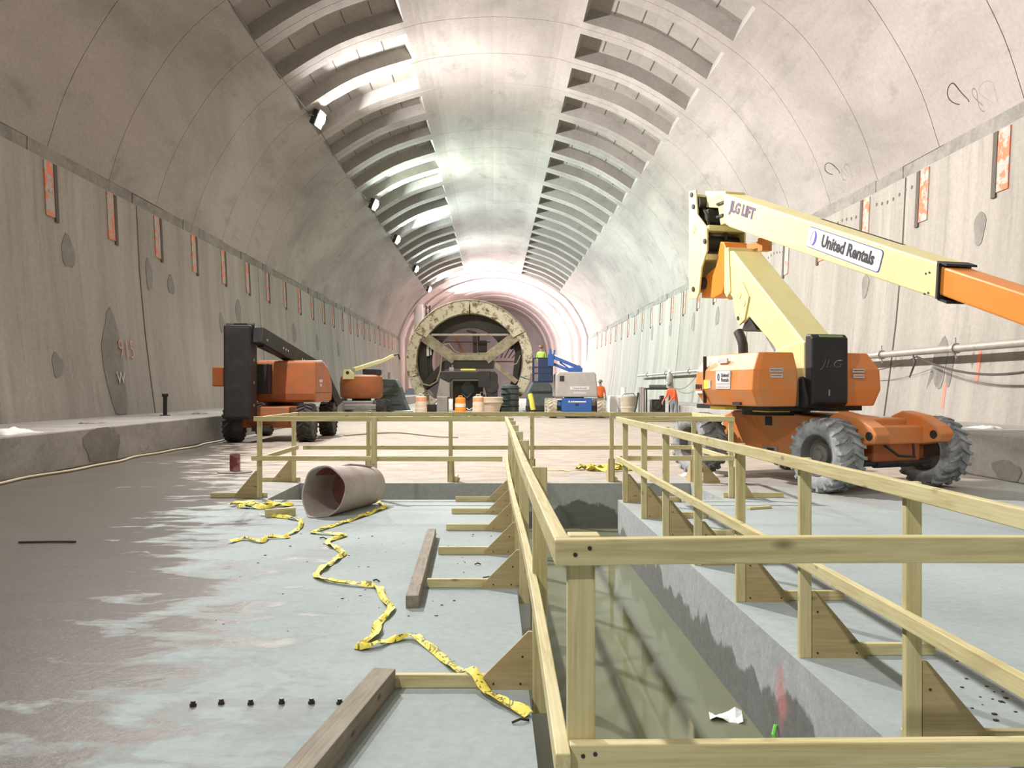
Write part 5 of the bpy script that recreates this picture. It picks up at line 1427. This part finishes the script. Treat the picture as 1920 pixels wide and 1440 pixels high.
tag(mb.build('barrel_chain', 'rag', smooth=60), 'pale chain hanging between the two barrels', 'chain')
t = thing('yellow_hose', 'fat yellow hose end leaning upright near the ring foot', 'hose', (1.95, 42.5, 0))
mb = MB(); mb.tube([(-.12, .1, 1.15), (-.05, 0, .9), (.0, 0, .55), (.05, 0, .35)], .13, 12); mb.build('hose_body', 'yel', t, smooth=60)
mb = MB(); mb.cyl((.05, 0, .38), (.07, 0, .12), .15, n=14); mb.build('coupling', 'dark', t, smooth=40)
mb = MB(); mb.box(-.25, .35, -.2, .25, 0, .13); mb.build('foot_block', 'drum', t, bevel=.02)
# tan drum, generator and boxes at the right
t = thing('tan_drum', 'tan open-topped bucket drum near the generator frame', 'drum', (6.02, 38.0, 0))
mb = MB(); mb.lathe([(0, 0), (.31, 0), (.35, .98), (.37, 1.02), (.37, 1.10), (.33, 1.10), (.31, .2), (0, .15)], n=24); mb.build('shell', 'drum', t, smooth=40)
mb = MB(); mb.tube([(-.35, 0, 1.05), (-.2, -.08, 1.2), (.2, -.08, 1.22), (.35, 0, 1.05)], .015, 6); mb.build('bail', 'dark', t, smooth=60)
mb = MB(); mb.lathe([(.33, .55), (.35, .57), (.35, .62), (.335, .64)], n=24); mb.build('rib', 'drum', t, smooth=40)
t = thing('generator', 'dark engine generator in an open tubular frame beside the bent worker', 'generator', (7.2, 37.3, 0)); t.scale = (.78, .78, .84)
mb = MB()
for x in (-.72, .72):
    for y in (-.4, .4): mb.cyl((x, y, 0), (x, y, 1.72), .045, n=8)
for y in (-.4, .4):
    for z in (.05, 1.70): mb.cyl((-.72, y, z), (.72, y, z), .045, n=8)
for x in (-.72, .72):
    for z in (.05, 1.70): mb.cyl((x, -.4, z), (x, .4, z), .045, n=8)
mb.build('frame', 'dark', t, smooth=40)
mb = MB(); mb.box(-.42, .35, -.3, .3, .35, 1.15); mb.cyl((-.1, -.32, .85), (-.1, -.4, .85), .22, n=14); mb.box(.1, .3, -.2, .2, 1.1, 1.35); mb.build('engine', 'dark', t, bevel=.03)
mb = MB(); mb.cyl((-.5, 0, 1.78), (.45, 0, 1.78), .13, n=14); mb.build('fuel_tank', 'slate', t, smooth=40)
mb = MB(); mb.cyl((-.98, -.1, .45), (-.98, -.1, 1.78), .14, n=14); mb.cyl((-.86, -.2, .35), (-.86, -.2, 1.75), .10, n=12); mb.build('cylinder_tank', 'steel', t, smooth=40)
mb = MB(); mb.tube([(-1.15, -.2, 1.5), (-1.22, -.2, 1.0), (-1.25, -.2, .8), (-1.42, -.25, .35)], .05, 7); mb.build('suction_hose', 'dark', t, smooth=60)
mb = MB()
for k in range(4): mb.tube([(-.95 + .12 * k, -.3, 0.02), (-.92 + .1 * k, -.32, .3 + .05 * (k % 2)), (-.85 + .12 * k, -.3, .03)], .03, 6)
mb.build('yellow_lead', 'yel', t, smooth=60)
t = thing('upright_cylinder', 'brown gas cylinder standing behind the generator against the wall pipe', 'cylinder', (9.0, 43.5, .72))
mb = MB(); mb.lathe([(0, 0), (.17, 0), (.17, 1.30), (.13, 1.46), (.05, 1.52), (.05, 1.58), (0, 1.58)], n=16); mb.build('shell', 'pipe', t, smooth=40)
mb = MB(); mb.lathe([(.07, 1.56), (.08, 1.62), (.06, 1.70), (0, 1.71)], n=10); mb.build('valve_cap', 'duct', t, smooth=40)
t = thing('pale_bins', 'pale green-white plastic tank beside the blue lift wheel', 'tank', (6.75, 45.9, 0))
mb = MB(); mb.box(-.55, .45, -.4, .4, 0, 1.05); mb.build('body', 'duct', t, bevel=.05)
mb = MB(); mb.box(-.1, .1, -.42, -.38, .1, .95); mb.box(.28, .33, -.42, -.38, .1, .95); mb.build('rib', 'decg', t); mb = MB(); mb.cyl((.25, 0, 1.05), (.25, 0, 1.5), .14, n=12); mb.build('filler', 'duct', t, smooth=40)
# ventilation duct and dark post in the far chamber
t = thing('ventilation_duct', 'white upright ventilation duct standing left in the pink far chamber', 'duct', (-8.7, 99.5, 0))
mb = MB(); mb.cyl((0, 0, 0), (0, 0, 11.2), .55, n=20); mb.build('duct_tube', 'duct', t, smooth=40)
mb = MB()
for z in (2.5, 5, 7.5, 10): mb.lathe([(.55, z), (.60, z), (.60, z + .12), (.55, z + .12)], n=20)
mb.build('duct_band', 'duct', t, smooth=40)
t = thing('dark_mast', 'dark lattice mast beside the white duct', 'mast', (-7.55, 98.6, 0))
mb = MB()
for x in (-.22, .22):
    for y in (-.22, .22): mb.cyl((x, y, 0), (x, y, 11.0), .06, n=6)
for k in range(14): mb.cyl((-.22, -.22, .4 + k * .78), (.22, -.22, .8 + k * .78), .04, n=5); mb.cyl((.22, -.22, .4 + k * .78), (-.22, .22, .8 + k * .78), .04, n=5)
mb.build('lattice', 'dark', t)
